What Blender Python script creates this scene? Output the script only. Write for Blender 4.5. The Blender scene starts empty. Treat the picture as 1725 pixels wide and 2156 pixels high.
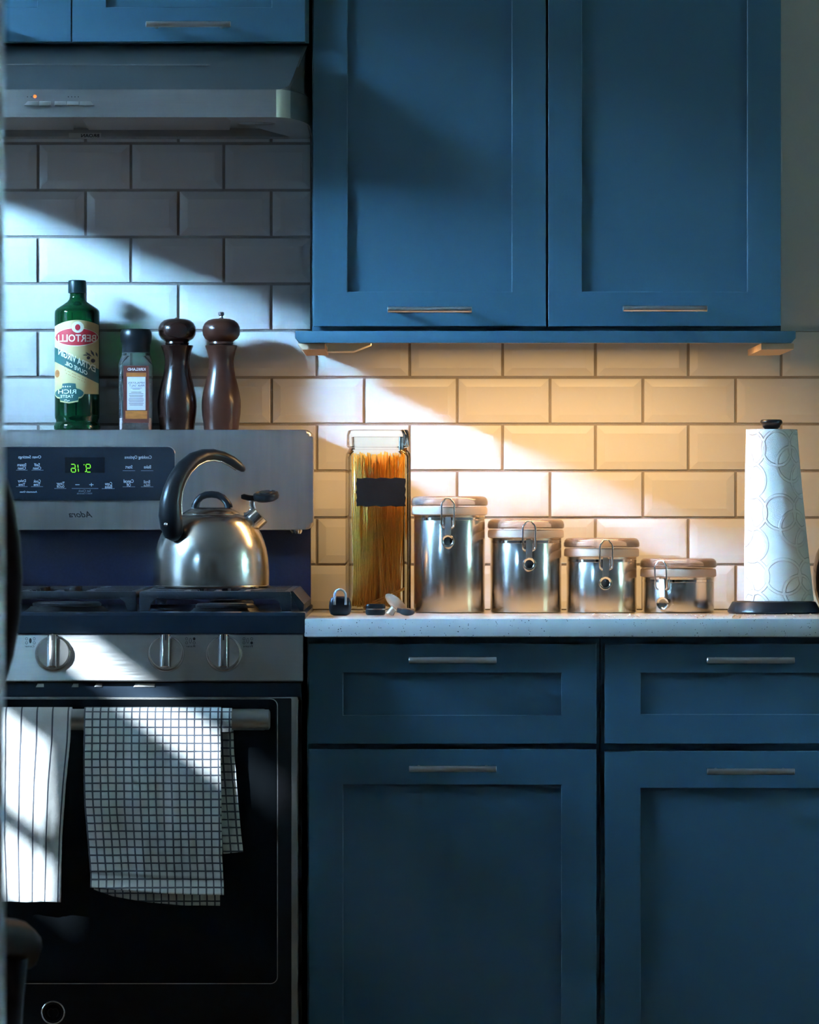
import bpy, bmesh, math, random
from mathutils import Vector, Matrix, noise
random.seed(7)
R = math.radians
S = bpy.context.scene
C = S.collection
# ------------------------------------------------------------------ camera
# Level long-lens camera 8 m from the tiled wall (x right, y into the wall, z up), 1725 x 2156 frame.
F, CX, CY, ZC, DW = 10088.0, 862.5, 1078.0, 1.078, 8.0
cam_d = bpy.data.cameras.new('camera'); cam = bpy.data.objects.new('camera', cam_d); C.objects.link(cam)
cam.location = (0, -DW, ZC); cam.rotation_euler = (R(90), 0, 0)
cam_d.sensor_fit = 'HORIZONTAL'; cam_d.sensor_width = 36.0; cam_d.lens = F / 1725.0 * 36.0
cam_d.clip_start = 0.05; cam_d.clip_end = 60
cam_d.dof.use_dof = True; cam_d.dof.focus_distance = 7.7; cam_d.dof.aperture_fstop = 30
S.camera = cam
# ------------------------------------------------------------------ sky
SKY, SUN, LAMP, EXPO = 840.0, 15.0, 3.5, 0.3
world = bpy.data.worlds.new('sky'); S.world = world; world.use_nodes = True
wn, wl = world.node_tree.nodes, world.node_tree.links
wn.clear()
wo = wn.new('ShaderNodeOutputWorld'); wb = wn.new('ShaderNodeBackground'); wr = wn.new('ShaderNodeValToRGB')
wt = wn.new('ShaderNodeTexCoord'); ws = wn.new('ShaderNodeSeparateXYZ'); wm = wn.new('ShaderNodeMapRange')
wm.inputs['From Min'].default_value = -1; wm.inputs['From Max'].default_value = 1
wl.new(wt.outputs['Generated'], ws.inputs[0]); wl.new(ws.outputs['Z'], wm.inputs['Value'])
wl.new(wm.outputs[0], wr.inputs[0]); wl.new(wr.outputs[0], wb.inputs[0]); wl.new(wb.outputs[0], wo.inputs[0])
e = wr.color_ramp.elements
e[0].position = 0.46; e[0].color = (0.05, 0.06, 0.055, 1)
e[1].position = 0.52; e[1].color = (0.36, 0.70, 1.0, 1)
e2 = wr.color_ramp.elements.new(1.0); e2.color = (0.22, 0.52, 1.0, 1)
wb.inputs['Strength'].default_value = SKY
# sun through the left window
sun_d = bpy.data.lights.new('sun_offscreen', 'SUN'); sun = bpy.data.objects.new('sun_offscreen', sun_d); C.objects.link(sun)
SUN_DIR = Vector((1.0, 2.0, -0.72)).normalized()
sun.rotation_euler = SUN_DIR.to_track_quat('-Z', 'Y').to_euler()
sun.location = (-6, -10, 6)
sun_d.energy = SUN; sun_d.angle = R(0.6); sun_d.color = (0.72, 0.88, 1.0)
# windows (openings in the side walls): y0, y1, z0, z1
XL, XR, YB, ZT = -2.20, 2.3, -9.6, 2.85
WIN1 = (-1.45, -0.75, 0.72, 2.72)
ZSASH = 2.16
WIN2 = (-5.05, -3.65, 1.45, 2.40)
WIN3 = (-1.40, -0.95, 1.10, 1.85)
def portal(name, x, win, d):
    l = bpy.data.lights.new(name, 'AREA'); o = bpy.data.objects.new(name, l); C.objects.link(o)
    l.shape = 'RECTANGLE'; l.size = win[1] - win[0]; l.size_y = win[3] - win[2]
    l.cycles.is_portal = True
    o.location = (x, (win[0] + win[1]) / 2, (win[2] + win[3]) / 2)
    o.rotation_euler = (Matrix.Rotation(R(90) * d, 3, 'Z') @ Matrix.Rotation(R(90), 3, 'X')).to_euler()
    return o
portal('window_left_offscreen', XL - 0.06, (WIN1[0], WIN1[1], ZSASH, WIN1[3]), 1); portal('window_left_front_offscreen', XL - 0.06, WIN2, 1); portal('window_right_offscreen', XR + 0.06, WIN3, -1)
S.view_settings.view_transform = 'Standard'; S.view_settings.look = 'None'
S.view_settings.exposure = EXPO; S.view_settings.gamma = 1.0; S.view_settings.use_curve_mapping = False
# ------------------------------------------------------------------ helpers
def X(px, y): return (px - CX) * (DW + y) / F
def Z(py, y): return ZC - (py - CY) * (DW + y) / F
def PX(px, py, y): return Vector((X(px, y), y, Z(py, y)))
ORI = {}
def thing(name, label, cat, loc, group=None):
    o = bpy.data.objects.new(name, None); C.objects.link(o); o.empty_display_size = 0.05
    o.location = loc; o['label'] = label; o['category'] = cat
    if group: o['group'] = group
    ORI[o] = Vector(loc)
    return o
def tag(o, label, cat, group=None, kind=None):
    o['label'] = label
    if cat: o['category'] = cat
    if group: o['group'] = group
    if kind: o['kind'] = kind
    return o
def obj(name, bm, m, parent=None, smooth=35, origin=None):
    """bm in world coordinates -> one mesh object; parts get the origin of their thing"""
    me = bpy.data.meshes.new(name)
    off = ORI[parent] if parent is not None else (Vector(origin) if origin is not None else Vector((0, 0, 0)))
    bmesh.ops.translate(bm, verts=bm.verts, vec=-off)
    bmesh.ops.recalc_face_normals(bm, faces=bm.faces)
    bm.to_mesh(me); bm.free()
    if smooth:
        me.polygons.foreach_set('use_smooth', [True] * len(me.polygons))
        me.set_sharp_from_angle(angle=R(smooth))
    o = bpy.data.objects.new(name, me); C.objects.link(o)
    if m is not None: me.materials.append(m)
    if parent is not None: o.parent = parent
    else: o.location = off
    ORI[o] = off
    return o
def struct(name, bm, m, parent=None, smooth=0):
    o = obj(name, bm, m, parent, smooth)
    if parent is None: o['kind'] = 'structure'
    return o
def NB(): return bmesh.new()
def box(bm, x0, x1, y0, y1, z0, z1, bev=0.0, seg=2):
    if x0 > x1: x0, x1 = x1, x0
    if y0 > y1: y0, y1 = y1, y0
    if z0 > z1: z0, z1 = z1, z0
    m = Matrix.Translation(((x0 + x1) / 2, (y0 + y1) / 2, (z0 + z1) / 2)) @ Matrix.Diagonal((x1 - x0, y1 - y0, z1 - z0, 1))
    r = bmesh.ops.create_cube(bm, size=1, matrix=m)
    if bev > 0:
        ed = list({e for v in r['verts'] for e in v.link_edges})
        bmesh.ops.bevel(bm, geom=ed, offset=bev, segments=seg, profile=0.5, affect='EDGES')
    return bm
def lathe(bm, prof, cx, cy, n=48, ang0=0.0, ang1=2 * math.pi):
    full = abs(ang1 - ang0 - 2 * math.pi) < 1e-6
    rings = []
    for r, z in prof:
        if r < 1e-6: rings.append([bm.verts.new((cx, cy, z))])
        else:
            k = n if full else n + 1
            rings.append([bm.verts.new((cx + r * math.cos(ang0 + (ang1 - ang0) * i / n), cy + r * math.sin(ang0 + (ang1 - ang0) * i / n), z)) for i in range(k)])
    for a, b in zip(rings, rings[1:]):
        m = n if full else n
        for i in range(m):
            j = (i + 1) % n if full else i + 1
            if len(a) == 1 and len(b) == 1: continue
            if len(a) == 1: bm.faces.new((a[0], b[i], b[j]))
            elif len(b) == 1: bm.faces.new((a[i], a[j], b[0]))
            else: bm.faces.new((a[i], a[j], b[j], b[i]))
    return bm
def tube(bm, pts, rad, n=10, closed=False, caps=True, flat=1.0, up=None):
    pts = [Vector(p) for p in pts]; N = len(pts)
    rads = rad if isinstance(rad, (list, tuple)) else [rad] * N
    rings = []; prev = None
    for i, p in enumerate(pts):
        if closed: t = pts[(i + 1) % N] - pts[i - 1]
        else: t = pts[min(i + 1, N - 1)] - pts[max(i - 1, 0)]
        t.normalize()
        if prev is None:
            a = up if up is not None else (Vector((0, 0, 1)) if abs(t.z) < 0.9 else Vector((1, 0, 0)))
            nrm = (a - t * a.dot(t)).normalized()
        else:
            nrm = (prev - t * prev.dot(t))
            nrm = nrm.normalized() if nrm.length > 1e-8 else prev
        prev = nrm; b = t.cross(nrm)
        rings.append([bm.verts.new(p + (nrm * math.cos(2 * math.pi * k / n) + b * (flat * math.sin(2 * math.pi * k / n))) * rads[i]) for k in range(n)])
    for i in range(N if closed else N - 1):
        a, b2 = rings[i], rings[(i + 1) % N]
        for k in range(n):
            bm.faces.new((a[k], a[(k + 1) % n], b2[(k + 1) % n], b2[k]))
    if caps and not closed:
        bm.faces.new(rings[0]); bm.faces.new(rings[-1])
    return bm
def cyl(bm, a, b, r, n=20, r2=None): return tube(bm, [a, b], [r, r if r2 is None else r2], n=n)
def rrect(x0, x1, z0, z1, r, n=6):
    out = []
    for cx, cz, a0 in ((x1 - r, z1 - r, 0), (x0 + r, z1 - r, 90), (x0 + r, z0 + r, 180), (x1 - r, z0 + r, 270)):
        for i in range(n + 1):
            a = R(a0 + 90 * i / n); out.append((cx + r * math.cos(a), cz + r * math.sin(a)))
    return out
def prism_xz(bm, poly, y0, y1, bev=0.0, seg=2):
    """polygon in x,z pushed from y0 (back) to y1 (front)"""
    a = [bm.verts.new((x, y0, z)) for x, z in poly]; b = [bm.verts.new((x, y1, z)) for x, z in poly]
    n = len(poly)
    f0 = bm.faces.new(a); f1 = bm.faces.new(b)
    for i in range(n): bm.faces.new((a[i], a[(i + 1) % n], b[(i + 1) % n], b[i]))
    if bev > 0:
        bmesh.ops.bevel(bm, geom=list(f1.edges), offset=bev, segments=seg, profile=0.5, affect='EDGES')
    return bm
def prism_xy(bm, poly, z0, z1):
    a = [bm.verts.new((x, y, z0)) for x, y in poly]; b = [bm.verts.new((x, y, z1)) for x, y in poly]
    n = len(poly); bm.faces.new(a); bm.faces.new(b)
    for i in range(n): bm.faces.new((a[i], a[(i + 1) % n], b[(i + 1) % n], b[i]))
    return bm
def prism_yz(bm, poly, x0, x1, bev=0.0):
    a = [bm.verts.new((x0, y, z)) for y, z in poly]; b = [bm.verts.new((x1, y, z)) for y, z in poly]
    n = len(poly); fa = bm.faces.new(a); fb = bm.faces.new(b)
    for i in range(n): bm.faces.new((a[i], a[(i + 1) % n], b[(i + 1) % n], b[i]))
    if bev > 0:
        bmesh.ops.bevel(bm, geom=list(fa.edges) + list(fb.edges), offset=bev, segments=2, profile=0.5, affect='EDGES')
    return bm
def loft(bm, rings, closed=True, cap0=True, cap1=True):
    vs = [[bm.verts.new(p) for p in r] for r in rings]; n = len(vs[0])
    for a, b in zip(vs, vs[1:]):
        for i in range(n if closed else n - 1):
            j = (i + 1) % n; bm.faces.new((a[i], a[j], b[j], b[i]))
    if cap0: bm.faces.new(vs[0])
    if cap1: bm.faces.new(vs[-1])
    return bm
def xform(bm, M, start=0):
    bm.verts.ensure_lookup_table()
    for v in bm.verts[start:]: v.co = M @ v.co
# ---- flat print
def text2d(s, w, h, shear=0.0, bold=0.0, gap=1.0):
    """outline of a mirrored line of lettering fitted in a w x h box centred on 0,0 (the photograph is mirrored)"""
    cu = bpy.data.curves.new('lettering', 'FONT'); cu.body = s; cu.size = 1; cu.shear = shear; cu.offset = bold; cu.space_character = gap
    cu.resolution_u = 3
    o = bpy.data.objects.new('lettering', cu); C.objects.link(o)
    dg = bpy.context.evaluated_depsgraph_get(); me = o.evaluated_get(dg).to_mesh()
    vs = [v.co.copy() for v in me.vertices]; fs = [tuple(p.vertices) for p in me.polygons]
    o.evaluated_get(dg).to_mesh_clear()
    bpy.data.objects.remove(o); bpy.data.curves.remove(cu)
    x0 = min(v.x for v in vs); x1 = max(v.x for v in vs); y0 = min(v.y for v in vs); y1 = max(v.y for v in vs)
    out = [(-((v.x - x0) / (x1 - x0) - 0.5) * w, ((v.y - y0) / max(y1 - y0, 1e-6) - 0.5) * h) for v in vs]
    return out, fs
def put(bm, vf, fn):
    vs, fs = vf
    nv = [bm.verts.new(fn(u, v)) for u, v in vs]
    for f in fs:
        try: bm.faces.new([nv[i] for i in f])
        except ValueError: pass
def flat_text(bm, s, px, py, w, h, y, **k):
    """px,py centre and w,h size in photo pixels on the plane at depth y"""
    sc = (DW + y) / F; c = PX(px, py, y)
    put(bm, text2d(s, w * sc, h * sc, **k), lambda u, v: (c.x + u, y, c.z + v))
# ------------------------------------------------------------------ materials
MATS = {}
def mat(name, col=(0.5, 0.5, 0.5), rough=0.5, metal=0.0, spec=0.5, coat=0.0, var=0.0, vscale=8.0, bump=0.0, bscale=60.0,
        stretch=(1, 1, 1), rvar=0.0, emit=None, estr=0.0, sheen=0.0, coord='Object', trans=0.0):
    m = bpy.data.materials.new(name); m.use_nodes = True; nt = m.node_tree; N, L = nt.nodes, nt.links
    b = N['Principled BSDF']
    b.inputs['Base Color'].default_value = (*col, 1); b.inputs['Roughness'].default_value = rough
    b.inputs['Metallic'].default_value = metal; b.inputs['Specular IOR Level'].default_value = spec
    b.inputs['Coat Weight'].default_value = coat; b.inputs['Coat Roughness'].default_value = 0.12
    if sheen: b.inputs['Sheen Weight'].default_value = sheen
    if trans: b.inputs['Subsurface Weight'].default_value = trans; b.inputs['Subsurface Radius'].default_value = (0.01, 0.01, 0.01)
    if emit: b.inputs['Emission Color'].default_value = (*emit, 1); b.inputs['Emission Strength'].default_value = estr
    tc = N.new('ShaderNodeTexCoord'); mp = N.new('ShaderNodeMapping'); mp.inputs['Scale'].default_value = stretch
    L.new(tc.outputs[coord], mp.inputs[0])
    n1 = N.new('ShaderNodeTexNoise'); n1.inputs['Scale'].default_value = vscale; n1.inputs['Detail'].default_value = 3
    L.new(mp.outputs[0], n1.inputs['Vector'])
    mr = N.new('ShaderNodeMapRange'); mr.inputs['To Min'].default_value = 1 - var; mr.inputs['To Max'].default_value = 1 + var
    L.new(n1.outputs[0], mr.inputs[0])
    mx = N.new('ShaderNodeVectorMath'); mx.operation = 'SCALE'; mx.inputs[0].default_value = col
    L.new(mr.outputs[0], mx.inputs['Scale']); L.new(mx.outputs[0], b.inputs['Base Color'])
    if rvar:
        rr = N.new('ShaderNodeMapRange'); rr.inputs['From Min'].default_value = 0.3; rr.inputs['From Max'].default_value = 0.7
        rr.inputs['To Min'].default_value = max(rough - rvar, 0.02); rr.inputs['To Max'].default_value = min(rough + rvar, 1)
        L.new(n1.outputs[0], rr.inputs[0]); L.new(rr.outputs[0], b.inputs['Roughness'])
    if bump:
        n2 = N.new('ShaderNodeTexNoise'); n2.inputs['Scale'].default_value = bscale; n2.inputs['Detail'].default_value = 2
        L.new(mp.outputs[0], n2.inputs['Vector'])
        bp = N.new('ShaderNodeBump'); bp.inputs['Strength'].default_value = bump; bp.inputs['Distance'].default_value = 0.002
        L.new(n2.outputs[0], bp.inputs['Height']); L.new(bp.outputs[0], b.inputs['Normal'])
    MATS[name] = m
    return m
def clear(name, tint, rough=0.02, body=None, bodymix=0.0, ior=1.5):
    """thin clear glass or plastic: lets light through with a tint, reflects by Fresnel"""
    m = bpy.data.materials.new(name); m.use_nodes = True; nt = m.node_tree; N, L = nt.nodes, nt.links
    N.clear(); out = N.new('ShaderNodeOutputMaterial')
    t = N.new('ShaderNodeBsdfTransparent'); t.inputs[0].default_value = (*tint, 1)
    nz = N.new('ShaderNodeTexNoise'); nz.inputs['Scale'].default_value = 30; tc = N.new('ShaderNodeTexCoord'); L.new(tc.outputs['Object'], nz.inputs['Vector'])
    g = N.new('ShaderNodeBsdfGlossy'); g.inputs['Roughness'].default_value = rough
    mr = N.new('ShaderNodeMapRange'); mr.inputs['To Min'].default_value = rough; mr.inputs['To Max'].default_value = rough + 0.03
    L.new(nz.outputs[0], mr.inputs[0]); L.new(mr.outputs[0], g.inputs['Roughness'])
    fr = N.new('ShaderNodeFresnel'); fr.inputs['IOR'].default_value = ior
    mx = N.new('ShaderNodeMixShader'); L.new(fr.outputs[0], mx.inputs[0])
    src = t
    if body:
        d = N.new('ShaderNodeBsdfDiffuse'); d.inputs[0].default_value = (*body, 1)
        m2 = N.new('ShaderNodeMixShader'); m2.inputs[0].default_value = bodymix; L.new(t.outputs[0], m2.inputs[1]); L.new(d.outputs[0], m2.inputs[2]); src = m2
    L.new(src.outputs[0], mx.inputs[1]); L.new(g.outputs[0], mx.inputs[2]); L.new(mx.outputs[0], out.inputs[0])
    MATS[name] = m
    return m
PAINT = (0.041, 0.103, 0.148)
M_paint = mat('cabinet_paint', PAINT, 0.36, var=0.04, vscale=3, bump=0.05, bscale=400)
M_rawwood = mat('raw_wood', (0.62, 0.42, 0.26), 0.6, var=0.15, vscale=20, stretch=(1, 8, 1))
M_tile = mat('tile_glaze', (0.63, 0.615, 0.595), 0.24, var=0.03, vscale=6, bump=0.03, bscale=25)
M_grout = mat('grout', (0.30, 0.265, 0.235), 0.9, var=0.12, vscale=60, bump=0.3, bscale=300)
M_wall = mat('wall_paint', (0.68, 0.645, 0.655), 0.7, var=0.03, bump=0.08, bscale=200)
M_white = mat('white_paint', (0.62, 0.60, 0.58), 0.55, var=0.03, bump=0.05, bscale=150)
M_ceil = mat('ceiling_paint', (0.60, 0.60, 0.60), 0.8, var=0.02)
M_floor = mat('floor_wood', (0.20, 0.125, 0.075), 0.4, var=0.25, vscale=5, stretch=(1, 12, 1), bump=0.1, bscale=30)
M_steel = mat('brushed_steel', (0.58, 0.57, 0.555), 0.34, 1.0, var=0.06, vscale=14, stretch=(1, 30, 30), rvar=0.05, bump=0.02, bscale=60)
M_steelv = mat('smudged_steel', (0.58, 0.57, 0.555), 0.36, 1.0, var=0.16, vscale=7, stretch=(10, 1, 0.9), rvar=0.03)
M_can = mat('canister_steel', (0.72, 0.69, 0.66), 0.20, 1.0, var=0.02, vscale=6, rvar=0.015)
M_kettle = mat('kettle_steel', (0.62, 0.585, 0.54), 0.22, 1.0, var=0.05, vscale=18, rvar=0.03)
M_chrome = mat('chrome', (0.78, 0.78, 0.78), 0.08, 1.0, var=0.02)
M_bar = mat('satin_nickel', (0.82, 0.81, 0.79), 0.32, 1.0, var=0.04, vscale=40, stretch=(1, 20, 20))
M_enamel = mat('black_enamel', (0.012, 0.022, 0.036), 0.30, spec=0.35, var=0.1, vscale=30, bump=0.03, bscale=150)
M_splash = mat('navy_enamel', (0.022, 0.024, 0.050), 0.36, spec=0.3, var=0.25, vscale=260, bump=0.05, bscale=300)
M_iron = mat('cast_iron', (0.022, 0.025, 0.032), 0.42, var=0.2, vscale=80, bump=0.25, bscale=350)
M_blkglass = mat('black_glass', (0.004, 0.005, 0.006), 0.08, var=0.05, spec=0.12)
M_dksteel = mat('dark_steel', (0.022, 0.022, 0.024), 0.42, 1.0, var=0.06, vscale=12, stretch=(1, 20, 20))
M_ctrl = mat('control_glass', (0.014, 0.020, 0.028), 0.26, spec=0.25, var=0.05)
M_disp = mat('display_glass', (0.006, 0.008, 0.012), 0.15)
M_print = mat('pale_print', (0.50, 0.55, 0.60), 0.6)
M_printd = mat('faint_print', (0.20, 0.23, 0.26), 0.6)
M_blkprint = mat('dark_print', (0.03, 0.03, 0.035), 0.5)
M_green = mat('green_digit', (0.02, 0.05, 0.01), 0.5, emit=(0.22, 1.0, 0.02), estr=0.9)
M_orange = mat('orange_light', (0.2, 0.05, 0.01), 0.4, emit=(1.0, 0.16, 0.02), estr=1.2)
M_blk = mat('black_plastic', (0.007, 0.0075, 0.009), 0.33, spec=0.28, var=0.1, bump=0.04, bscale=200)
M_blkmat = mat('matte_black', (0.016, 0.016, 0.017), 0.55, var=0.1)
M_filter = mat('filter_mesh', (0.55, 0.48, 0.44), 0.42, 0.85, var=0.25, vscale=420, bump=0.4, bscale=420)
M_mill = mat('dark_walnut', (0.018, 0.0065, 0.0045), 0.24, coat=0.12, var=0.35, vscale=14, stretch=(3, 3, 0.6), spec=0.25)
M_mill2 = mat('red_walnut', (0.045, 0.014, 0.008), 0.28, coat=0.10, var=0.35, vscale=14, stretch=(3, 3, 0.6), spec=0.25)
M_chair = mat('mahogany', (0.012, 0.0045, 0.003), 0.5, spec=0.06, var=0.25, vscale=12, stretch=(3, 3, 0.5))
M_uphol = mat('dark_upholstery', (0.012, 0.011, 0.012), 0.85, var=0.2, vscale=60, bump=0.3, bscale=300)
M_bottle = clear('green_glass', (0.02, 0.30, 0.09), 0.05, body=(0.003, 0.075, 0.025), bodymix=0.30)
M_oil = mat('olive_oil', (0.010, 0.022, 0.006), 0.2)
M_cap = mat('green_cap', (0.002, 0.013, 0.013), 0.35, spec=0.25, var=0.1)
M_gold = mat('gold_label', (0.58, 0.44, 0.20), 0.5, var=0.06, vscale=40)
M_red = mat('red_label', (0.50, 0.012, 0.022), 0.5, var=0.04)
M_dkgreen = mat('green_label', (0.008, 0.075, 0.065), 0.5, var=0.04)
M_cream = mat('cream_print', (0.80, 0.76, 0.62), 0.5)
M_lblwhite = mat('white_label', (0.62, 0.62, 0.70), 0.55)
M_lblbrown = mat('brown_label', (0.10, 0.020, 0.012), 0.5, var=0.2, vscale=60)
M_lblamber = mat('amber_label', (0.40, 0.13, 0.02), 0.5, var=0.5, vscale=60, stretch=(1, 1, 4))
M_saltg = clear('clear_plastic', (0.93, 0.94, 0.95), 0.05, body=(0.5, 0.5, 0.5), bodymix=0.10)
M_salt = mat('pink_salt', (0.70, 0.52, 0.48), 0.7, var=0.3, vscale=220, bump=0.6, bscale=260)
M_glass = clear('jar_glass', (0.965, 0.98, 0.95), 0.02, ior=1.28)
M_pasta = mat('dry_pasta', (0.97, 0.68, 0.17), 0.45, var=0.15, vscale=60, trans=0.0)
_n, _l = M_pasta.node_tree.nodes, M_pasta.node_tree.links
_tr = _n.new('ShaderNodeBsdfTranslucent'); _tr.inputs[0].default_value = (1.0, 0.70, 0.17, 1); _mx = _n.new('ShaderNodeMixShader'); _mx.inputs[0].default_value = 0.6
_l.new(_n['Principled BSDF'].outputs[0], _mx.inputs[1]); _l.new(_tr.outputs[0], _mx.inputs[2]); _l.new(_mx.outputs[0], _n['Material Output'].inputs[0])
M_chalk = mat('chalk_label', (0.010, 0.0085, 0.008), 0.85, spec=0.1, var=0.35, vscale=25)
M_acry = clear('acrylic_lid', (0.90, 0.84, 0.80), 0.08, body=(0.62, 0.50, 0.45), bodymix=0.32)
M_gasket = mat('silicone_gasket', (0.52, 0.42, 0.35), 0.5, var=0.06)
M_navy = mat('navy_glaze', (0.010, 0.020, 0.070), 0.12, coat=0.6, var=0.1)
M_ring = mat('pale_blue_plastic', (0.38, 0.50, 0.56), 0.4, var=0.05)
M_pale = clear('pale_plastic', (0.9, 0.82, 0.72), 0.15, body=(0.80, 0.66, 0.52), bodymix=0.55)
M_lampw = mat('lamp_plastic', (0.78, 0.68, 0.52), 0.5, var=0.03)
M_crumb = mat('crumbs', (0.8, 0.74, 0.64), 0.7)
M_leaf = mat('hedge_leaf', (0.13, 0.15, 0.06), 0.6, var=0.5, vscale=6)
M_blocker = mat('sky_blocker_board', (0.06, 0.055, 0.05), 0.8, var=0.1)  # for the unseen sky blockers added outside the left window
M_sheer = mat('glow_sheet_cloth', (0.02, 0.02, 0.02), 0.9)  # for the added glowing sheet in the lower left window
_n, _l = M_sheer.node_tree.nodes, M_sheer.node_tree.links
_tr = _n.new('ShaderNodeBsdfTranslucent'); _tr.inputs[0].default_value = (0.15, 0.15, 0.15, 1); _l.new(_tr.outputs[0], _n['Material Output'].inputs[0])
M_cloth = mat('sun_mask_cloth', (0.10, 0.10, 0.11), 0.9, var=0.1, bump=0.2, bscale=400)  # for the added window masks and the slotted screen outside
def quartz():
    m = mat('speckled_quartz', (0.62, 0.62, 0.60), 0.16, var=0.06, vscale=25)
    N, L = m.node_tree.nodes, m.node_tree.links; b = N['Principled BSDF']
    base = b.inputs['Base Color'].links[0].from_socket
    tc = N.new('ShaderNodeTexCoord')
    prev = base
    for sc_, th, rnd in ((330, 0.22, 1.0), (150, 0.13, 1.0)):
        v = N.new('ShaderNodeTexVoronoi'); v.inputs['Scale'].default_value = sc_; v.inputs['Randomness'].default_value = rnd
        nz = N.new('ShaderNodeTexNoise'); nz.inputs['Scale'].default_value = sc_ * 0.35
        L.new(tc.outputs['Object'], v.inputs['Vector']); L.new(tc.outputs['Object'], nz.inputs['Vector'])
        lt = N.new('ShaderNodeMath'); lt.operation = 'LESS_THAN'; lt.inputs[1].default_value = th; L.new(v.outputs['Distance'], lt.inputs[0])
        gt = N.new('ShaderNodeMath'); gt.operation = 'GREATER_THAN'; gt.inputs[1].default_value = 0.59; L.new(nz.outputs[0], gt.inputs[0])
        mu = N.new('ShaderNodeMath'); mu.operation = 'MULTIPLY'; L.new(lt.outputs[0], mu.inputs[0]); L.new(gt.outputs[0], mu.inputs[1])
        mx = N.new('ShaderNodeMix'); mx.data_type = 'RGBA'; mx.inputs[7].default_value = (0.07, 0.065, 0.06, 1)
        L.new(mu.outputs[0], mx.inputs[0]); L.new(prev, mx.inputs[6]); prev = mx.outputs[2]
    L.new(prev, b.inputs['Base Color'])
    return m
M_quartz = quartz()
def towel_mat(name, su, sv, wu, wv):
    """woven cotton: navy threads every su across and sv down (metres in the UV map)"""
    m = mat(name, (0.74, 0.73, 0.71), 0.9, bump=0.5, bscale=900, sheen=0.2)
    N, L = m.node_tree.nodes, m.node_tree.links; b = N['Principled BSDF']
    base = b.inputs['Base Color'].links[0].from_socket
    uv = N.new('ShaderNodeUVMap'); sp = N.new('ShaderNodeSeparateXYZ'); L.new(uv.outputs[0], sp.inputs[0])
    masks = []
    for k, (s_, w_) in enumerate(((su, wu), (sv, wv))):
        if not s_: continue
        d = N.new('ShaderNodeMath'); d.operation = 'DIVIDE'; d.inputs[1].default_value = s_; L.new(sp.outputs[k], d.inputs[0])
        f = N.new('ShaderNodeMath'); f.operation = 'FRACT'; L.new(d.outputs[0], f.inputs[0])
        l = N.new('ShaderNodeMath'); l.operation = 'LESS_THAN'; l.inputs[1].default_value = w_; L.new(f.outputs[0], l.inputs[0])
        masks.append(l.outputs[0])
    mk = masks[0]
    if len(masks) == 2:
        a = N.new('ShaderNodeMath'); a.operation = 'MAXIMUM'; L.new(masks[0], a.inputs[0]); L.new(masks[1], a.inputs[1]); mk = a.outputs[0]
    mu = N.new('ShaderNodeMath'); mu.operation = 'MULTIPLY'; mu.inputs[1].default_value = 0.93; L.new(mk, mu.inputs[0])
    mx = N.new('ShaderNodeMix'); mx.data_type = 'RGBA'; mx.inputs[7].default_value = (0.010, 0.016, 0.040, 1)
    L.new(mu.outputs[0], mx.inputs[0]); L.new(base, mx.inputs[6]); L.new(mx.outputs[2], b.inputs['Base Color'])
    return m
M_check = towel_mat('checked_cotton', 0.0119, 0.0121, 0.20, 0.20)
M_stripe = towel_mat('striped_cotton', 0.0236, 0, 0.10, 0)
def paper_mat():
    m = mat('embossed_paper', (0.74, 0.71, 0.68), 0.85, var=0.02)
    N, L = m.node_tree.nodes, m.node_tree.links; b = N['Principled BSDF']
    uv = N.new('ShaderNodeUVMap'); P = 0.0515
    def mnode(op, a, bb=None):
        n = N.new('ShaderNodeMath'); n.operation = op
        for i, q in enumerate((a, bb)):
            if q is None: continue
            if isinstance(q, (int, float)): n.inputs[i].default_value = q
            else: L.new(q, n.inputs[i])
        return n.outputs[0]
    sp = N.new('ShaderNodeSeparateXYZ'); L.new(uv.outputs[0], sp.inputs[0])
    tot = None
    for ou, ov in ((0, 0), (0.5, 0.5), (0.0, 1.0), (1.0, 0.0)):
        us = mnode('SUBTRACT', mnode('FRACT', mnode('ADD', mnode('DIVIDE', sp.outputs[0], 2 * P), 0.5 * ou)), 0.5)
        vs = mnode('SUBTRACT', mnode('FRACT', mnode('ADD', mnode('DIVIDE', sp.outputs[1], 2 * P), 0.5 * ov)), 0.5)
        if (ou, ov) == (0.5, 0.5): rad = 0.27
        else: rad = 0.27
        d = mnode('SQRT', mnode('ADD', mnode('MULTIPLY', us, us), mnode('MULTIPLY', vs, vs)))
        q = mnode('ABSOLUTE', mnode('SUBTRACT', d, rad))
        mr = N.new('ShaderNodeMapRange'); mr.interpolation_type = 'SMOOTHSTEP'
        mr.inputs['From Min'].default_value = 0.016; mr.inputs['From Max'].default_value = 0.030
        mr.inputs['To Min'].default_value = 1; mr.inputs['To Max'].default_value = 0; L.new(q, mr.inputs[0])
        tot = mr.outputs[0] if tot is None else mnode('MAXIMUM', tot, mr.outputs[0])
    nz = N.new('ShaderNodeTexNoise'); nz.inputs['Scale'].default_value = 900; tc = N.new('ShaderNodeTexCoord'); L.new(tc.outputs['Object'], nz.inputs['Vector'])
    h = mnode('ADD', tot, mnode('MULTIPLY', nz.outputs[0], 0.25))
    bp = N.new('ShaderNodeBump'); bp.inputs['Strength'].default_value = 0.9; bp.inputs['Distance'].default_value = 0.0025
    L.new(h, bp.inputs['Height']); L.new(bp.outputs[0], b.inputs['Normal'])
    return m
M_paper = paper_mat()
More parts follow.
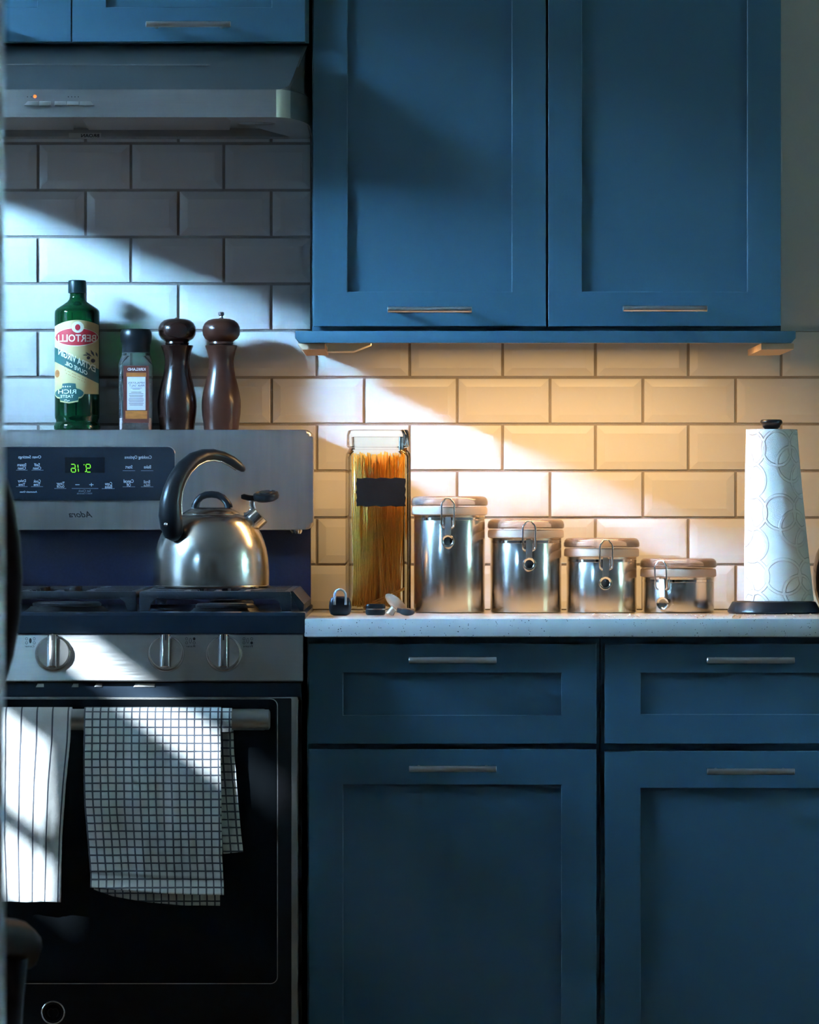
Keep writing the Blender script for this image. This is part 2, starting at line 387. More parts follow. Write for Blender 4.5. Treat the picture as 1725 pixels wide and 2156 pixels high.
# ------------------------------------------------------------------ the room
bm = NB(); box(bm, XL - 0.2, XR + 0.2, YB - 0.2, 0.16, -0.1, 0); struct('floor', bm, M_floor)
bm = NB(); box(bm, XL - 0.2, XR + 0.2, YB - 0.2, 0.16, ZT, ZT + 0.1); struct('ceiling', bm, M_ceil)
bm = NB(); box(bm, XL - 0.12, XR + 0.12, 0.012, 0.14, 0, ZT); wall_back = struct('wall_back', bm, M_wall)
def side_wall(name, xa, xb, wins):
    bm = NB(); ys = YB
    for y0, y1, z0, z1 in sorted(wins):
        box(bm, xa, xb, ys, y0, 0, ZT); box(bm, xa, xb, y0, y1, 0, z0); box(bm, xa, xb, y0, y1, z1, ZT); ys = y1
    box(bm, xa, xb, ys, 0.012, 0, ZT)
    return struct(name, bm, M_wall)
side_wall('wall_left', XL - 0.12, XL, [WIN1, WIN2]); side_wall('wall_right', XR, XR + 0.12, [WIN3])
bm = NB(); box(bm, XL - 0.12, XR + 0.12, YB - 0.12, YB, 0, ZT); struct('wall_rear', bm, M_wall)
YP = -5.3
bm = NB(); xj = X(9, YP)
box(bm, XL, xj, YP - 0.11, YP, 0, ZT); box(bm, 1.25, XR, YP - 0.11, YP, 0, ZT); box(bm, xj, 1.25, YP - 0.11, YP, 2.15, ZT)
struct('wall_partition', bm, M_white)
def window(name, x, win, d):
    y0, y1, z0, z1 = win; bm = NB(); xa, xb = x, x + d * 0.09
    for a in ((y0, y0 + 0.035, z0, z1), (y1 - 0.035, y1, z0, z1), (y0 + 0.035, y1 - 0.035, z0, z0 + 0.035), (y0 + 0.035, y1 - 0.035, z1 - 0.035, z1)):
        box(bm, min(xa, xb), max(xa, xb), *a)
    return struct(name, bm, M_white)
w1 = window('window_1', XL - 0.01, WIN1, -1)
w2 = window('window_2', XL - 0.01, WIN2, -1)
bm = NB(); box(bm, XL - 0.046, XL - 0.044, WIN1[0] + 0.035, WIN1[1] - 0.035, WIN1[2] + 0.035, ZSASH - 0.03); obj('added_glow_sheet', bm, M_sheer, w1)  # unseen translucent sheet added to glow softly in the steel reflections
w3 = window('window_3', XR + 0.01, WIN3, 1)
bm = NB(); box(bm, XL - 0.07, XL - 0.04, WIN1[0] + 0.035, WIN1[1] - 0.035, ZSASH - 0.03, ZSASH); obj('meeting_rail', bm, M_white, w1)
bm = NB(); box(bm, XL - 0.78, XL - 0.122, -2.2, 0.4, 2.735, 2.80); struct('added_eave_blocker', bm, M_blocker)  # unseen overhang added to keep steep sky light off the lower doors
bm = NB(); box(bm, -6.2, -6.0, -7, 3, 0, 3.5); box(bm, -6.3, -5.9, -7.1, 3.1, 3.5, 3.56); struct('added_sky_blocker', bm, M_blocker)  # unseen block added to cut low-angle sky light
# second window: unseen panels added as masks, with gaps shaping the sun patches
def ysun(px, y): return y - (X(px, y) - XL) * 2.0                       # where the sun ray to a point passes the window plane
def zsun(px, py, y): return Z(py, y) + 0.72 * (X(px, y) - XL)
zA, zB = zsun(240, 1432, -0.67), zsun(300, 1402, -0.67)                 # narrow gap
zC, zD = zsun(60, 1890, -0.75), zsun(60, 1505, -0.75)                   # wide gap
yA, yB, yC, yD = ysun(632, -0.67), ysun(140, -0.75), ysun(150, -0.67), ysun(-40, -0.75)
xs0, xs1 = XL - 0.035, XL - 0.028
ylo, yhi, zlo, zhi = WIN2[0] + 0.035, WIN2[1] - 0.035, WIN2[2] + 0.035, WIN2[3] - 0.035
XN = XL - 0.8; kz, ky_, g = 0.72 * 0.8, -1.6, 0.02
def screen(cells):
    for ya, yb, holes in cells:
        z = zlo
        for h0, h1 in holes: yield ya, yb, z, h0; z = h1
        yield ya, yb, z, zhi
hz_ = zD - zC
LEFT = [(zC + 0.02 * hz_, zC + 0.34 * hz_), (zC + 0.52 * hz_, zC + 0.98 * hz_)]
CELLS = [(ylo, yA, []), (yA, yB, [(zA, zB)]), (yB, yC, LEFT + [(zA, zB)]), (yC, yD, LEFT), (yD, yhi, [])]
for ya, yb, za, zb in screen(CELLS):
    bm = NB(); box(bm, xs0, xs1, ya, yb, za, zb); obj('added_sun_mask_upper' if zb == zhi else 'added_sun_mask_lower', bm, M_cloth, w2)
# slotted screen added outside, unseen, to shape the sun and cut sky light
bm = NB()
for ya, yb, holes in CELLS:
    y0_, y1_ = ya + ky_, yb + ky_
    if ya == ylo: y0_ = -6.6
    if yb == yhi: y1_ = -2.3
    z = 0.0
    for h0, h1 in holes:
        if h0 + kz - g > z: box(bm, XN - 0.02, XN, y0_, y1_, z, h0 + kz - g)
        z = h1 + kz + g
    box(bm, XN - 0.02, XN, y0_, y1_, z, 4)
struct('added_sun_screen', bm, M_cloth)
# hedge outside the right window
bm = NB()
for i in range(26):
    for j in range(17):
        y = -2.9 + i * 0.13; z = 0.1 + j * 0.2
        c = Vector((3.35 + 0.12 * noise.noise((y * 3, z * 3, 1)), y, z))
        bmesh.ops.create_icosphere(bm, subdivisions=1, radius=0.13 + 0.04 * noise.noise((y * 5, z * 5, 4)), matrix=Matrix.Translation(c))
tag(obj('hedge', bm, M_leaf, None, 0), 'clipped green hedge outside the right-hand kitchen window', 'hedge', kind='stuff')
# ------------------------------------------------------------------ tiled splashback: every tile a piece of the wall
PIT, ROW, GR = 195.7 / 1261, 98.6 / 1261, 0.0042
def tile_mesh(w, h):
    bm = NB(); hw, hh = w / 2, h / 2; ins = min(0.0135, hw * 0.6)
    def ring(a, b, y): return [(-a, y, -b), (a, y, -b), (a, y, b), (-a, y, b)]
    loft(bm, [ring(hw, hh, 0.0095), ring(hw, hh, 0.0030), ring(hw - 0.0007, hh - 0.0007, 0.0019), ring(hw - ins, hh - ins, 0.0)])
    bmesh.ops.recalc_face_normals(bm, faces=bm.faces)
    me = bpy.data.meshes.new('tile'); bm.to_mesh(me); bm.free(); me.materials.append(M_tile); return me
TM = {}
bm = NB()
box(bm, -1.0, X(655, 0), 0.0045, 0.0118, 1.0, Z(60, 0)); box(bm, X(655, 0), 1.05, 0.0045, 0.0118, 0.9, Z(697, 0))
obj('grout_bed', bm, M_grout, wall_back, 0)
for r in range(-2, 10):
    zt, zb = Z(301.5 + 98.6 * r, 0), Z(301.5 + 98.6 * (r + 1), 0)
    off = 80 if r % 2 == 0 else 180
    for k in range(-2, 11):
        xa, xb = X(off + 195.7 * k, 0) + GR / 2, X(off + 195.7 * (k + 1), 0) - GR / 2
        if r < 4: xb = min(xb, X(654, 0))
        else:
            if r > 6: xa = max(xa, X(560, 0))
        xa = max(xa, -0.99); xb = min(xb, 1.045)
        if xb - xa < 0.012: continue
        z0, z1 = max(zb + GR / 2, 0.9155), zt - GR / 2
        key = (round(xb - xa, 3), round(z1 - z0, 3))
        if key not in TM: TM[key] = tile_mesh(xb - xa, z1 - z0)
        o = bpy.data.objects.new('tile', TM[key]); C.objects.link(o); o.parent = wall_back
        o.location = ((xa + xb) / 2, 0.0003 * random.uniform(-1, 1), (z0 + z1) / 2)
        o.rotation_euler = (R(random.uniform(-0.22, 0.22)), 0, R(random.uniform(-0.15, 0.15)))
# ------------------------------------------------------------------ cabinets
def frame_front(bm, x0, x1, z0, z1, ix0, ix1, iz0, iz1, yf, th, rec=0.0065, bv=0.0009):
    """shaker frame: ring with a hole, front at yf, depth th"""
    def R4(a, b, c, d, y): return [(a, y, c), (b, y, c), (b, y, d), (a, y, d)]
    rings = [R4(x0, x1, z0, z1, yf + th), R4(x0, x1, z0, z1, yf + bv), R4(x0 + bv, x1 - bv, z0 + bv, z1 - bv, yf),
             R4(ix0 - bv, ix1 + bv, iz0 - bv, iz1 + bv, yf), R4(ix0, ix1, iz0, iz1, yf + bv), R4(ix0, ix1, iz0, iz1, yf + th)]
    vs = [[bm.verts.new(p) for p in r] for r in rings]
    for a, b in zip(vs, vs[1:] + vs[:1]):
        for i in range(4): bm.faces.new((a[i], a[(i + 1) % 4], b[(i + 1) % 4], b[i]))
    return bm
def handle(parent, xc, zc, yf, length=0.1345):
    bm = NB(); r = 0.0048; yb = yf - 0.030; h = length / 2
    tube(bm, [(xc - h, yb, zc), (xc - h + 0.0008, yb, zc), (xc + h - 0.0008, yb, zc), (xc + h, yb, zc)], [r * 0.85, r, r, r * 0.85], n=20)
    for s in (-1, 1): cyl(bm, (xc + s * 0.052, yf, zc), (xc + s * 0.052, yb + 0.002, zc), 0.0042, 14)
    return obj('handle', bm, M_bar, parent, 40)
def front(parent, name, box_, inner, yf, hpx, th=0.019):
    x0, x1, z0, z1 = box_; ix0, ix1, iz0, iz1 = inner
    bm = NB(); frame_front(bm, x0, x1, z0, z1, ix0, ix1, iz0, iz1, yf, th)
    d = obj(name, bm, M_paint, parent, 0)
    bm = NB(); box(bm, ix0, ix1, yf + 0.0065, yf + 0.014, iz0, iz1); obj(name.split('_')[-1] + '_panel', bm, M_paint, d, 0)
    if hpx: handle(d, hpx[0], hpx[1], yf)
    return d
def rect(pxs, pys, y): return (X(pxs[0], y), X(pxs[1], y), Z(pys[1], y), Z(pys[0], y))
YF = -0.62
def base_cab(label, px0, px1, ipx0, ipx1, dr, dri, dzt, di, hx, hz, bx0, bx1):
    t = thing('base_cabinet', label, 'cabinet', ((bx0 + bx1) / 2, -0.3, 0))
    bm = NB(); box(bm, bx0, bx1, -0.60, -0.002, 0.10, 0.884); box(bm, bx0, bx1, -0.53, -0.05, 0.0, 0.10); obj('carcass', bm, M_paint, t, 0)
    front(t, 'drawer', rect((px0, px1), dr, YF), rect((ipx0, ipx1), dri, YF), YF, (X(hx, YF - 0.03), Z(hz[0], YF - 0.03)))
    b = list(rect((px0, px1), (dzt, 2300), YF)); b[2] = 0.115
    i = list(rect((ipx0, ipx1), (di, 2300), YF)); i[2] = 0.168
    front(t, 'door', b, i, YF, (X(hx, YF - 0.03), Z(hz[1], YF - 0.03)))
    return t
base_cab('slate grey base cabinet directly beside the gas range', 650, 1256, 723, 1182.5, (1355, 1566), (1417, 1506), 1578, 1653, 953.5, (1390, 1619), -0.158, X(1265, YF) - 0.0005)
base_cab('slate grey base cabinet below the paper towel roll', 1274, 1888, 1349.5, 1813, (1356, 1566), (1417, 1504), 1582, 1660, 1581.5, (1390.5, 1624.5), X(1265, YF) + 0.0005, X(1896, YF))
# quartz counter
bm = NB(); box(bm, -0.1615, 0.80, -0.645, -0.001, 0.8862, 0.9143, 0.0018)
tag(obj('countertop', bm, M_quartz, None, 35, (0.3, -0.3, 0.886)), 'pale speckled stone countertop with square front edge', 'countertop')
# wall cabinet with two tall doors
YU = -0.35
t = thing('wall_cabinet', 'tall blue-grey wall cabinet with two shaker doors above canisters', 'cabinet', (0.22, -0.17, 1.366))
bm = NB(); box(bm, X(657, YU) , X(1647, YU), YU + 0.0215, 0.0118, 1.3675, 2.30); obj('carcass', bm, M_paint, t, 0)
for a, b, ia, ib, h in ((660, 1150, 732, 1078, (905, 652)), (1155, 1645, 1226, 1574, (1401, 650))):
    q = list(rect((a, b), (-400, 687.5), YU)); q[3] = 2.285
    qi = list(rect((ia, ib), (-400, 614), YU)); qi[3] = 2.23
    front(t, 'door', q, qi, YU, (X(h[0], YU - 0.03), Z(h[1], YU - 0.03)))
YR = -0.372
poly = [(X(622, YR), Z(697, YR)), (X(1676, YR), Z(697, YR)), (X(1676, YR), Z(712, YR)), (X(1667, YR), Z(722, YR)), (X(632, YR), Z(722, YR)), (X(622, YR), Z(712, YR))]
bm = NB(); prism_xz(bm, poly, YR + 0.018, YR, 0.0008)
zt, zb = Z(697, YR), Z(722, YR)
for xa, xb in ((X(622, YR), X(622, YR) + 0.018), (X(1676, YR) - 0.018, X(1676, YR))): box(bm, xa, xb, YR + 0.018, -0.004, zb + 0.008, zt)
box(bm, X(622, YR), X(1676, YR), YR + 0.018, -0.004, zt - 0.004, zt)
rail = obj('light_rail', bm, M_paint, t, 30)
for xa, xb in ((626, 685), (1602, 1671)):
    bm = NB(); x0, x1 = X(xa, -0.35), X(xb, -0.35)
    poly = [(x0, zb - 0.0004), (x1, zb - 0.0004), (x1, zb - 0.0096), (x0 + (0.008 if xa < 900 else 0), zb - 0.0105)]
    prism_xz(bm, poly, -0.06, YR + 0.012, 0.001); obj('rail_block', bm, M_rawwood, rail, 30)
# cabinet over the hood
YH = -0.37
XRr, XCc = -0.1605, -0.547
XLl = 2 * XCc - XRr
t = thing('hood_cabinet', 'short blue-grey wall cabinet above the range hood', 'cabinet', (XCc, -0.17, 1.826))
bm = NB(); box(bm, XLl, XRr, YH + 0.0215, 0.0118, 1.8265, 2.30); obj('carcass', bm, M_paint, t, 0)
xm = (X(151, YH))
for a, b, ia, ib, h in ((152.5, 643, 224, 572, 396.5), (2 * 151 - 643, 149.5, 2 * 151 - 572, 2 * 151 - 224, None)):
    q = list(rect((a, b), (-500, 88), YH)); q[3] = 2.285
    qi = list(rect((ia, ib), (-500, 15), YH)); qi[3] = 2.23
    front(t, 'door', q, qi, YH, (X(h if h else 2 * 151 - 396.5, YH - 0.03), Z(51, YH - 0.03)))
# under-cabinet lamp
t = thing('cabinet_light', 'slim cream light bar mounted under the wall cabinet', 'lamp', (0.22, -0.2, 1.345))
LY = -0.25
xa, xb = X(690, LY), X(1560, LY); zl = zt - 0.0045
bm = NB(); prism_xz(bm, [(xa, zl), (X(782, LY), zl), (X(782, LY), Z(727, LY)), (X(745, LY), Z(741.5, LY)), (xa, Z(742, LY))], LY + 0.03, LY - 0.03, 0.002); obj('junction_box', bm, M_lampw, t, 35)
bm = NB(); box(bm, X(784, LY), xb, LY - 0.03, LY + 0.03, zl - 0.008, zl, 0.001); obj('housing', bm, M_lampw, t, 35)
al = bpy.data.lights.new('light_bar', 'AREA'); al.shape = 'RECTANGLE'; al.size = 0.56; al.size_y = 0.03; al.energy = LAMP; al.color = (1.0, 0.60, 0.24)
ao = bpy.data.objects.new('light_bar', al); C.objects.link(ao); ao.location = (0.22, LY, zl - 0.010); ao.rotation_euler = (0, 0, 0)
# ------------------------------------------------------------------ range hood
t = thing('range_hood', 'stainless steel range hood with curved front over the stove', 'range hood', (XCc, -0.2, 1.70)); HOOD = t
zb0, zl1, ztp = 1.6985, 1.742, 1.8235
botO = [(0, -0.002), (0, -0.30), (0.004, -0.35), (0.013, -0.40), (0.0275, -0.445), (0.037, -0.460), (0.049, -0.470)]
topO = [(0, -0.002), (0, -0.2), (0, -0.25), (0, -0.30), (0.001, -0.334), (0.003, -0.340), (0.008, -0.342)]
def outline(tt, z):
    pts = []
    for (a, b), (c, d) in zip(botO, topO):
        m_ = min(a, 0.029)                                  # the front corner sweeps in only just above the lip
        dx = a + (m_ - a) * tt / 0.10 if tt < 0.10 else m_ + (c - m_) * (tt - 0.10) / 0.90
        pts.append((XRr - dx, b + (d - b) * tt, z))
    left = [(2 * XCc - p[0], p[1], z) for p in reversed(pts)]
    return pts + left
def ease(k): return k
lv = [(0.0, zl1), (0.03, zl1 + 0.0008), (0.06, zl1 + 0.0028), (0.10, zl1 + 0.007), (0.30, zl1 + 0.022), (0.55, zl1 + 0.042), (0.8, zl1 + 0.064), (1.0, ztp)]
bm = NB(); loft(bm, [outline(a, z) for a, z in lv], True, False, True); obj('canopy', bm, M_steel, t, 20)
o0 = outline(0, 0); n = len(o0)
def wall_strip(name, i0, i1, m, zlo=zb0, zhi=zl1, th=0.002):
    bm = NB(); pts = o0[i0:i1 + 1]
    a = [bm.verts.new((p[0], p[1], zlo)) for p in pts]; b = [bm.verts.new((p[0], p[1], zhi)) for p in pts]
    for i in range(len(pts) - 1): bm.faces.new((a[i], a[i + 1], b[i + 1], b[i]))
    inn = [bm.verts.new((p[0] + (XCc - p[0]) * 0.006, p[1] + 0.003, zlo)) for p in pts]
    for i in range(len(pts) - 1): bm.faces.new((a[i], a[i + 1], inn[i + 1], inn[i]))
    inn2 = [bm.verts.new((v.co.x, v.co.y, zlo + 0.018)) for v in inn]
    for i in range(len(pts) - 1): bm.faces.new((inn[i], inn[i + 1], inn2[i + 1], inn2[i]))
    return obj(name, bm, m, t, 60)
fp = wall_strip('front_panel', 6, 7, M_steel)
wall_strip('end_cap', 4, 6, M_chrome if False else M_steel); wall_strip('end_cap', 7, 9, M_steel)
wall_strip('side_panel', 0, 4, M_steel); wall_strip('side_panel', 9, 13, M_steel)
ins = outline(0, 1.7165)
bm = NB(); prism_xy(bm, [(XCc + (p[0] - XCc) * 0.985, min(p[1] + 0.006, -0.004)) for p in ins], 1.7145, 1.7175); obj('bottom_pan', bm, M_steel, t, 0)
for a, b in ((178, 482), (2 * 164 - 482, 152)):
    bm = NB(); prism_xy(bm, [(X(a - 6, -0.40), -0.44), (X(b + 8, -0.40), -0.44), (X(b, -0.12), -0.085), (X(a + 6, -0.12), -0.085)], 1.709, 1.7140); obj('grease_filter', bm, M_filter, t, 0)
bm = NB(); box(bm, XLl + 0.01, XRr - 0.006, -0.055, -0.003, 1.7005, 1.7140); obj('rear_lip', bm, M_steel, t, 0)
for s in (0, 1):
    pl = [(-0.290, -0.455), (-0.283, -0.376), (-0.199, -0.06), (-0.19, -0.058), (XRr - 0.004, -0.058), (XRr - 0.004, -0.30), (XRr - 0.008, -0.35), (XRr - 0.017, -0.40), (XRr - 0.031, -0.443), (XRr - 0.05, -0.464)]
    if s: pl = [(2 * XCc - a, b) for a, b in pl]
    bm = NB(); prism_xy(bm, pl, 1.7000, 1.7025); lp = obj('light_pan', bm, M_steel, t, 0)
    bm = NB(); c = -0.245 if not s else 2 * XCc + 0.245
    lathe(bm, [(0, 1.6993), (0.028, 1.6993), (0.030, 1.7000)], c, -0.33, 28); obj('lamp_cover', bm, M_chrome, lp, 30)
yl = -0.4745
bm = NB(); box(bm, X(145, -0.056), X(213, -0.056), -0.0575, -0.0555, Z(291, -0.056) + 0.0008, Z(280, -0.056)); bd = obj('brand_plate', bm, M_bar, t, 0)
bm = NB(); flat_text(bm, 'BROAN', 190, 285.5, 38, 7, -0.0579, bold=0.02); obj('lettering', bm, M_blkprint, bd, 0)
for i, (a, b) in enumerate(((50, 81), (82.5, 107), (115, 139), (141, 166), (168, 199))):
    bm = NB(); x0, x1 = X(a, yl), X(b, yl); z0, z1 = Z(222, yl), Z(213, yl); sl = (z1 - z0) * 0.9
    poly = [(x0, z0), (x1, z0), (x1 - (sl if i == 4 else 0), z1), (x0 + (sl if i == 0 else 0), z1)]
    prism_xz(bm, poly, -0.469, yl, 0.0006); obj('button', bm, M_bar, t, 30)
bm = NB(); cyl(bm, (X(73.5, -0.472), -0.468, Z(203, -0.472)), (X(73.5, -0.472), -0.472, Z(203, -0.472)), 0.0026, 16); obj('indicator_light', bm, M_orange, t, 30)
bm = NB()
for q in (58, 66, 144, 151, 158, 165): cyl(bm, (X(q, -0.47), -0.4695, Z(204, -0.47)), (X(q, -0.47), -0.4708, Z(204, -0.47)), 0.0008, 8)
obj('indicator_mark', bm, M_blkprint, t, 0)['kind'] = 'stuff'
bm = NB(); x1 = X(440, -0.44)
tube(bm, [(XLl + 0.06, -0.4015, Z(134.5, -0.40)), (x1, -0.4015, Z(137, -0.40))], 0.0011, n=8); obj('crease', bm, M_steel, t, 40)
# ------------------------------------------------------------------ gas range
t = thing('gas_range', 'stainless gas range with black grates and oven door', 'stove', (XCc, -0.33, 0)); ST = t
hw = XRr - XCc
x0s, x1s = XCc - hw + 0.006, XCc + hw - 0.006
bm = NB(); box(bm, x0s, x1s, -0.60, -0.012, 0.06, 0.889); box(bm, x0s, x1s, -0.055, -0.012, 0.889, 1.05); obj('body', bm, M_enamel, t, 0)
for xa in (x0s + 0.04, x1s - 0.04):
    for ya in (-0.55, -0.08):
        bm = NB(); cyl(bm, (xa, ya, 0.0), (xa, ya, 0.06), 0.018, 16, 0.014); obj('foot', bm, M_blk, t, 30)
# backguard with clock
YG = -0.105
gx1, gx0 = X(659, YG), 2 * XCc - X(659, YG)
z0, z1 = Z(1115, YG), Z(905, YG)
bm = NB(); prism_xz(bm, rrect(gx0, gx1, z0, z1, 0.012), -0.010, YG, 0.006, 4)
obj('backguard', bm, M_steelv, t, 30)
bm = NB(); box(bm, gx0 + 0.004, X(655, -0.058), -0.062, -0.056, 0.922, 1.06, 0.002); obj('splash_panel', bm, M_splash, t, 30)
bm = NB(); tube(bm, [(gx0 + 0.05, -0.068, Z(1113.5, -0.07)), (X(610, -0.07), -0.068, Z(1114.5, -0.07)), (X(617, -0.07), -0.068, Z(1122, -0.07))], 0.0016, n=8); obj('vent_lip', bm, M_bar, t, 30)
bm = NB(); lathe(bm, [(0, 1.0415), (0.006, 1.042), (0.008, 1.046), (0.008, 1.05)], X(627, -0.08), -0.08, 16); obj('bumper', bm, M_chrome, t, 30)
cx0, cx1 = 2 * XCc - X(368, YG), X(368, YG)
bm = NB(); prism_xz(bm, rrect(cx0 - 0.0012, cx1 + 0.0012, Z(1055.5, YG), Z(939, YG), 0.013), YG + 0.004, YG - 0.0012, 0.0007)
obj('control_trim', bm, M_bar, t, 30)
bm = NB(); prism_xz(bm, rrect(cx0, cx1, Z(1054, YG), Z(941, YG), 0.012), YG + 0.002, YG - 0.0020, 0.0005)
cg = obj('control_glass', bm, M_ctrl, t, 30)
yt = YG - 0.0023
bm = NB()
for s, a, b, w, h in (('Oven Settings', 62.5, 963, 48, 8), ('Self', 78, 978.5, 12, 6.5), ('Clean', 78, 985.5, 17, 6), ('Steam', 46, 978.5, 19, 6.5), ('Clean', 46, 985.5, 17, 6),
                      ('Cook', 78, 1013, 15, 6.5), ('Time', 78, 1020, 14, 6.5), ('Delay', 46, 1013, 17, 7), ('Time', 46, 1020, 14, 6.5), ('Automatic Oven', 60, 1035.5, 36, 3.8),
                      ('Timer', 127.5, 1018, 17, 7), ('On/Off', 127.5, 1024.5, 16, 5), ('Conv', 228.5, 1018.5, 15, 7), ('Bake', 228.5, 1025, 15, 6.5),
                      ('Cooking Options', 291, 963.5, 57, 8.5), ('Bake', 310.5, 983, 15, 7), ('Start', 271.5, 983, 15, 7), ('Cancel', 271, 1013, 21, 7), ('Off', 271, 1021, 9, 7), ('Broil', 309.5, 1014.5, 13, 7), ('Hi/Lo', 309.5, 1021.5, 13, 5)):
    flat_text(bm, s, a, b, w, h, yt, bold=0.012)
def bar2(bm, a, b, w, h, y):
    c0, c1 = PX(a - w / 2, b - h / 2, y), PX(a + w / 2, b + h / 2, y)
    vs = [bm.verts.new((c0.x, y, c0.z)), bm.verts.new((c1.x, y, c0.z)), bm.verts.new((c1.x, y, c1.z)), bm.verts.new((c0.x, y, c1.z))]; bm.faces.new(vs)
bar2(bm, 163, 1020.5, 9, 1.3, yt); bar2(bm, 192.5, 1020.5, 9, 1.3, yt); bar2(bm, 192.5, 1018.6, 1.3, 3, yt); bar2(bm, 192.5, 1022.6, 1.3, 3, yt)
obj('lettering', bm, M_print, cg, 0)['kind'] = 'stuff'
bm = NB()
for a, b, w in ((79, 990, 25), (46, 990, 24), (78, 1024.5, 25), (46, 1024.5, 24), (127, 1028.5, 25), (179, 1028.5, 56), (228, 1028.8, 27), (310, 991, 26), (271.5, 991, 26), (310, 1025, 26), (271.5, 1025, 26)): bar2(bm, a, b, w, 0.9, yt)
flat_text(bm, 'Set Clock', 178, 1033.5, 26, 5, yt); flat_text(bm, 'Hold 3 Seconds', 178, 1038.8, 32, 3.6, yt)
obj('underline', bm, M_printd, cg, 0)['kind'] = 'stuff'
bm = NB(); box(bm, X(137, yt), X(220.5, yt), yt - 0.0003, yt + 0.0005, Z(995.5, yt), Z(963, yt)); dp = obj('clock_display', bm, M_disp, t, 0)
SEG = {'a': (0, 1, 1, 1), 'b': (1, 1, 1, .5), 'c': (1, .5, 1, 0), 'd': (0, 0, 1, 0), 'e': (0, 0, 0, .5), 'f': (0, .5, 0, 1), 'g': (0, .5, 1, .5)}
DIG = {'9': 'abcdfg', '1': 'bc', '6': 'acdefg'}
bm = NB(); yd = yt - 0.0006
def seg_digit(bm, ch, xr, yb, w, h):
    for s in DIG[ch]:
        u0, v0, u1, v1 = SEG[s]
        for sgn in (0,):
            a0, b0 = xr - u0 * w, yb - v0 * h; a1, b1 = xr - u1 * w, yb - v1 * h
            sh = 0.10 * h
            a0 += -sh * v0 + 0; a1 += -sh * v1
            dx, dy = a1 - a0, b1 - b0; L_ = math.hypot(dx, dy); dx /= L_; dy /= L_; nx, ny = -dy * 0.85, dx * 0.85
            a0 += dx * 1.0; b0 += dy * 1.0; a1 -= dx * 1.0; b1 -= dy * 1.0
            q = [(a0 + nx, b0 + ny), (a1 + nx, b1 + ny), (a1 - nx, b1 - ny), (a0 - nx, b0 - ny)]
            bm.faces.new([bm.verts.new(PX(p[0], p[1], yd)) for p in q])
seg_digit(bm, '9', 191.5, 994, 9, 16.5); seg_digit(bm, '1', 173.5, 994, 8, 16.5); seg_digit(bm, '6', 159.5, 994, 9, 16.5)
bar2(bm, 177, 978.5, 2, 2, yd); bar2(bm, 180, 993, 2, 2, yd)
obj('digit', bm, M_green, dp, 0)
bm = NB(); flat_text(bm, 'Adora', 170, 1083, 50, 13, YG - 0.0006, shear=0.35, bold=0.015); obj('lettering', bm, M_blkprint, t, 0)
# cooktop deck
YC = -0.645
bm = NB(); zt0, zt1 = Z(1333.5, YC), Z(1288, YC)
prism_yz(bm, [(-0.056, zt0 + 0.0), (YC, zt0), (YC, zt1 - 0.006), (YC + 0.003, zt1 - 0.0015), (YC + 0.010, zt1), (YC + 0.03, zt1 - 0.001), (YC + 0.04, zt1 - 0.006), (-0.10, zt1 - 0.006), (-0.08, zt1), (-0.056, zt1)], XCc - hw - 0.001, XCc + hw + 0.0005, 0.002)
obj('cooktop', bm, M_enamel, t, 30)
deck = zt1 - 0.006
bw = 2 * hw / 3
for bx_, by_, rr in ((XCc + bw, -0.49, 0.046), (XCc + bw, -0.21, 0.036), (XCc, -0.35, 0.055), (XCc - bw, -0.49, 0.040), (XCc - bw, -0.21, 0.036)):
    bm = NB(); lathe(bm, [(0, deck + 0.009), (rr * 1.05, deck + 0.009), (rr * 1.1, deck + 0.006), (rr * 1.25, deck + 0.0005)], bx_, by_, 32); bb = obj('burner', bm, M_dksteel, t, 35)
    bm = NB(); lathe(bm, [(0, deck + 0.0165), (rr * 0.93, deck + 0.016), (rr, deck + 0.0135), (rr, deck + 0.0095), (0, deck + 0.0092)], bx_, by_, 32); obj('burner_cap', bm, M_iron, bb, 35)
# cast-iron grates
GT = 0.956
def grate(xa, xb):
    bm = NB(); ya, yb = -0.622, -0.085; tk = 0.0115; g = 0.002
    xa += g; xb -= g
    box(bm, xa, xb, ya, ya + 0.014, GT - 0.0125, GT, 0.003); box(bm, xa, xb, yb - 0.014, yb, GT - tk, GT, 0.003)
    for x in (xa, xb - 0.012): box(bm, x, x + 0.012, ya + 0.014, yb - 0.014, GT - tk, GT, 0.003)
    # feet
    for s, x in ((1, xa), (-1, xb)):
        for y in (ya, yb - 0.016):
            poly = [(x, GT - 0.004), (x + s * 0.030, GT - 0.010), (x + s * 0.018, GT - 0.016), (x + s * 0.0145, zt1 + 0.0003), (x, zt1 + 0.0003)]
            prism_xz(bm, poly, y + 0.016, y, 0.001)
    # fingers
    for f in (0.30, 0.5, 0.70):
        x = xa + (xb - xa) * f; box(bm, x - 0.005, x + 0.005, ya + 0.012, ya + 0.15, GT - tk, GT, 0.002); box(bm, x - 0.005, x + 0.005, yb - 0.15, yb - 0.012, GT - tk, GT, 0.002)
    for f in (0.2, 0.35, 0.5, 0.65, 0.8):
        y = ya + (yb - ya) * f; box(bm, xa + 0.01, xa + 0.085, y - 0.005, y + 0.005, GT - tk, GT, 0.002); box(bm, xb - 0.085, xb - 0.01, y - 0.005, y + 0.005, GT - tk, GT, 0.002)
    return bm, ya, yb
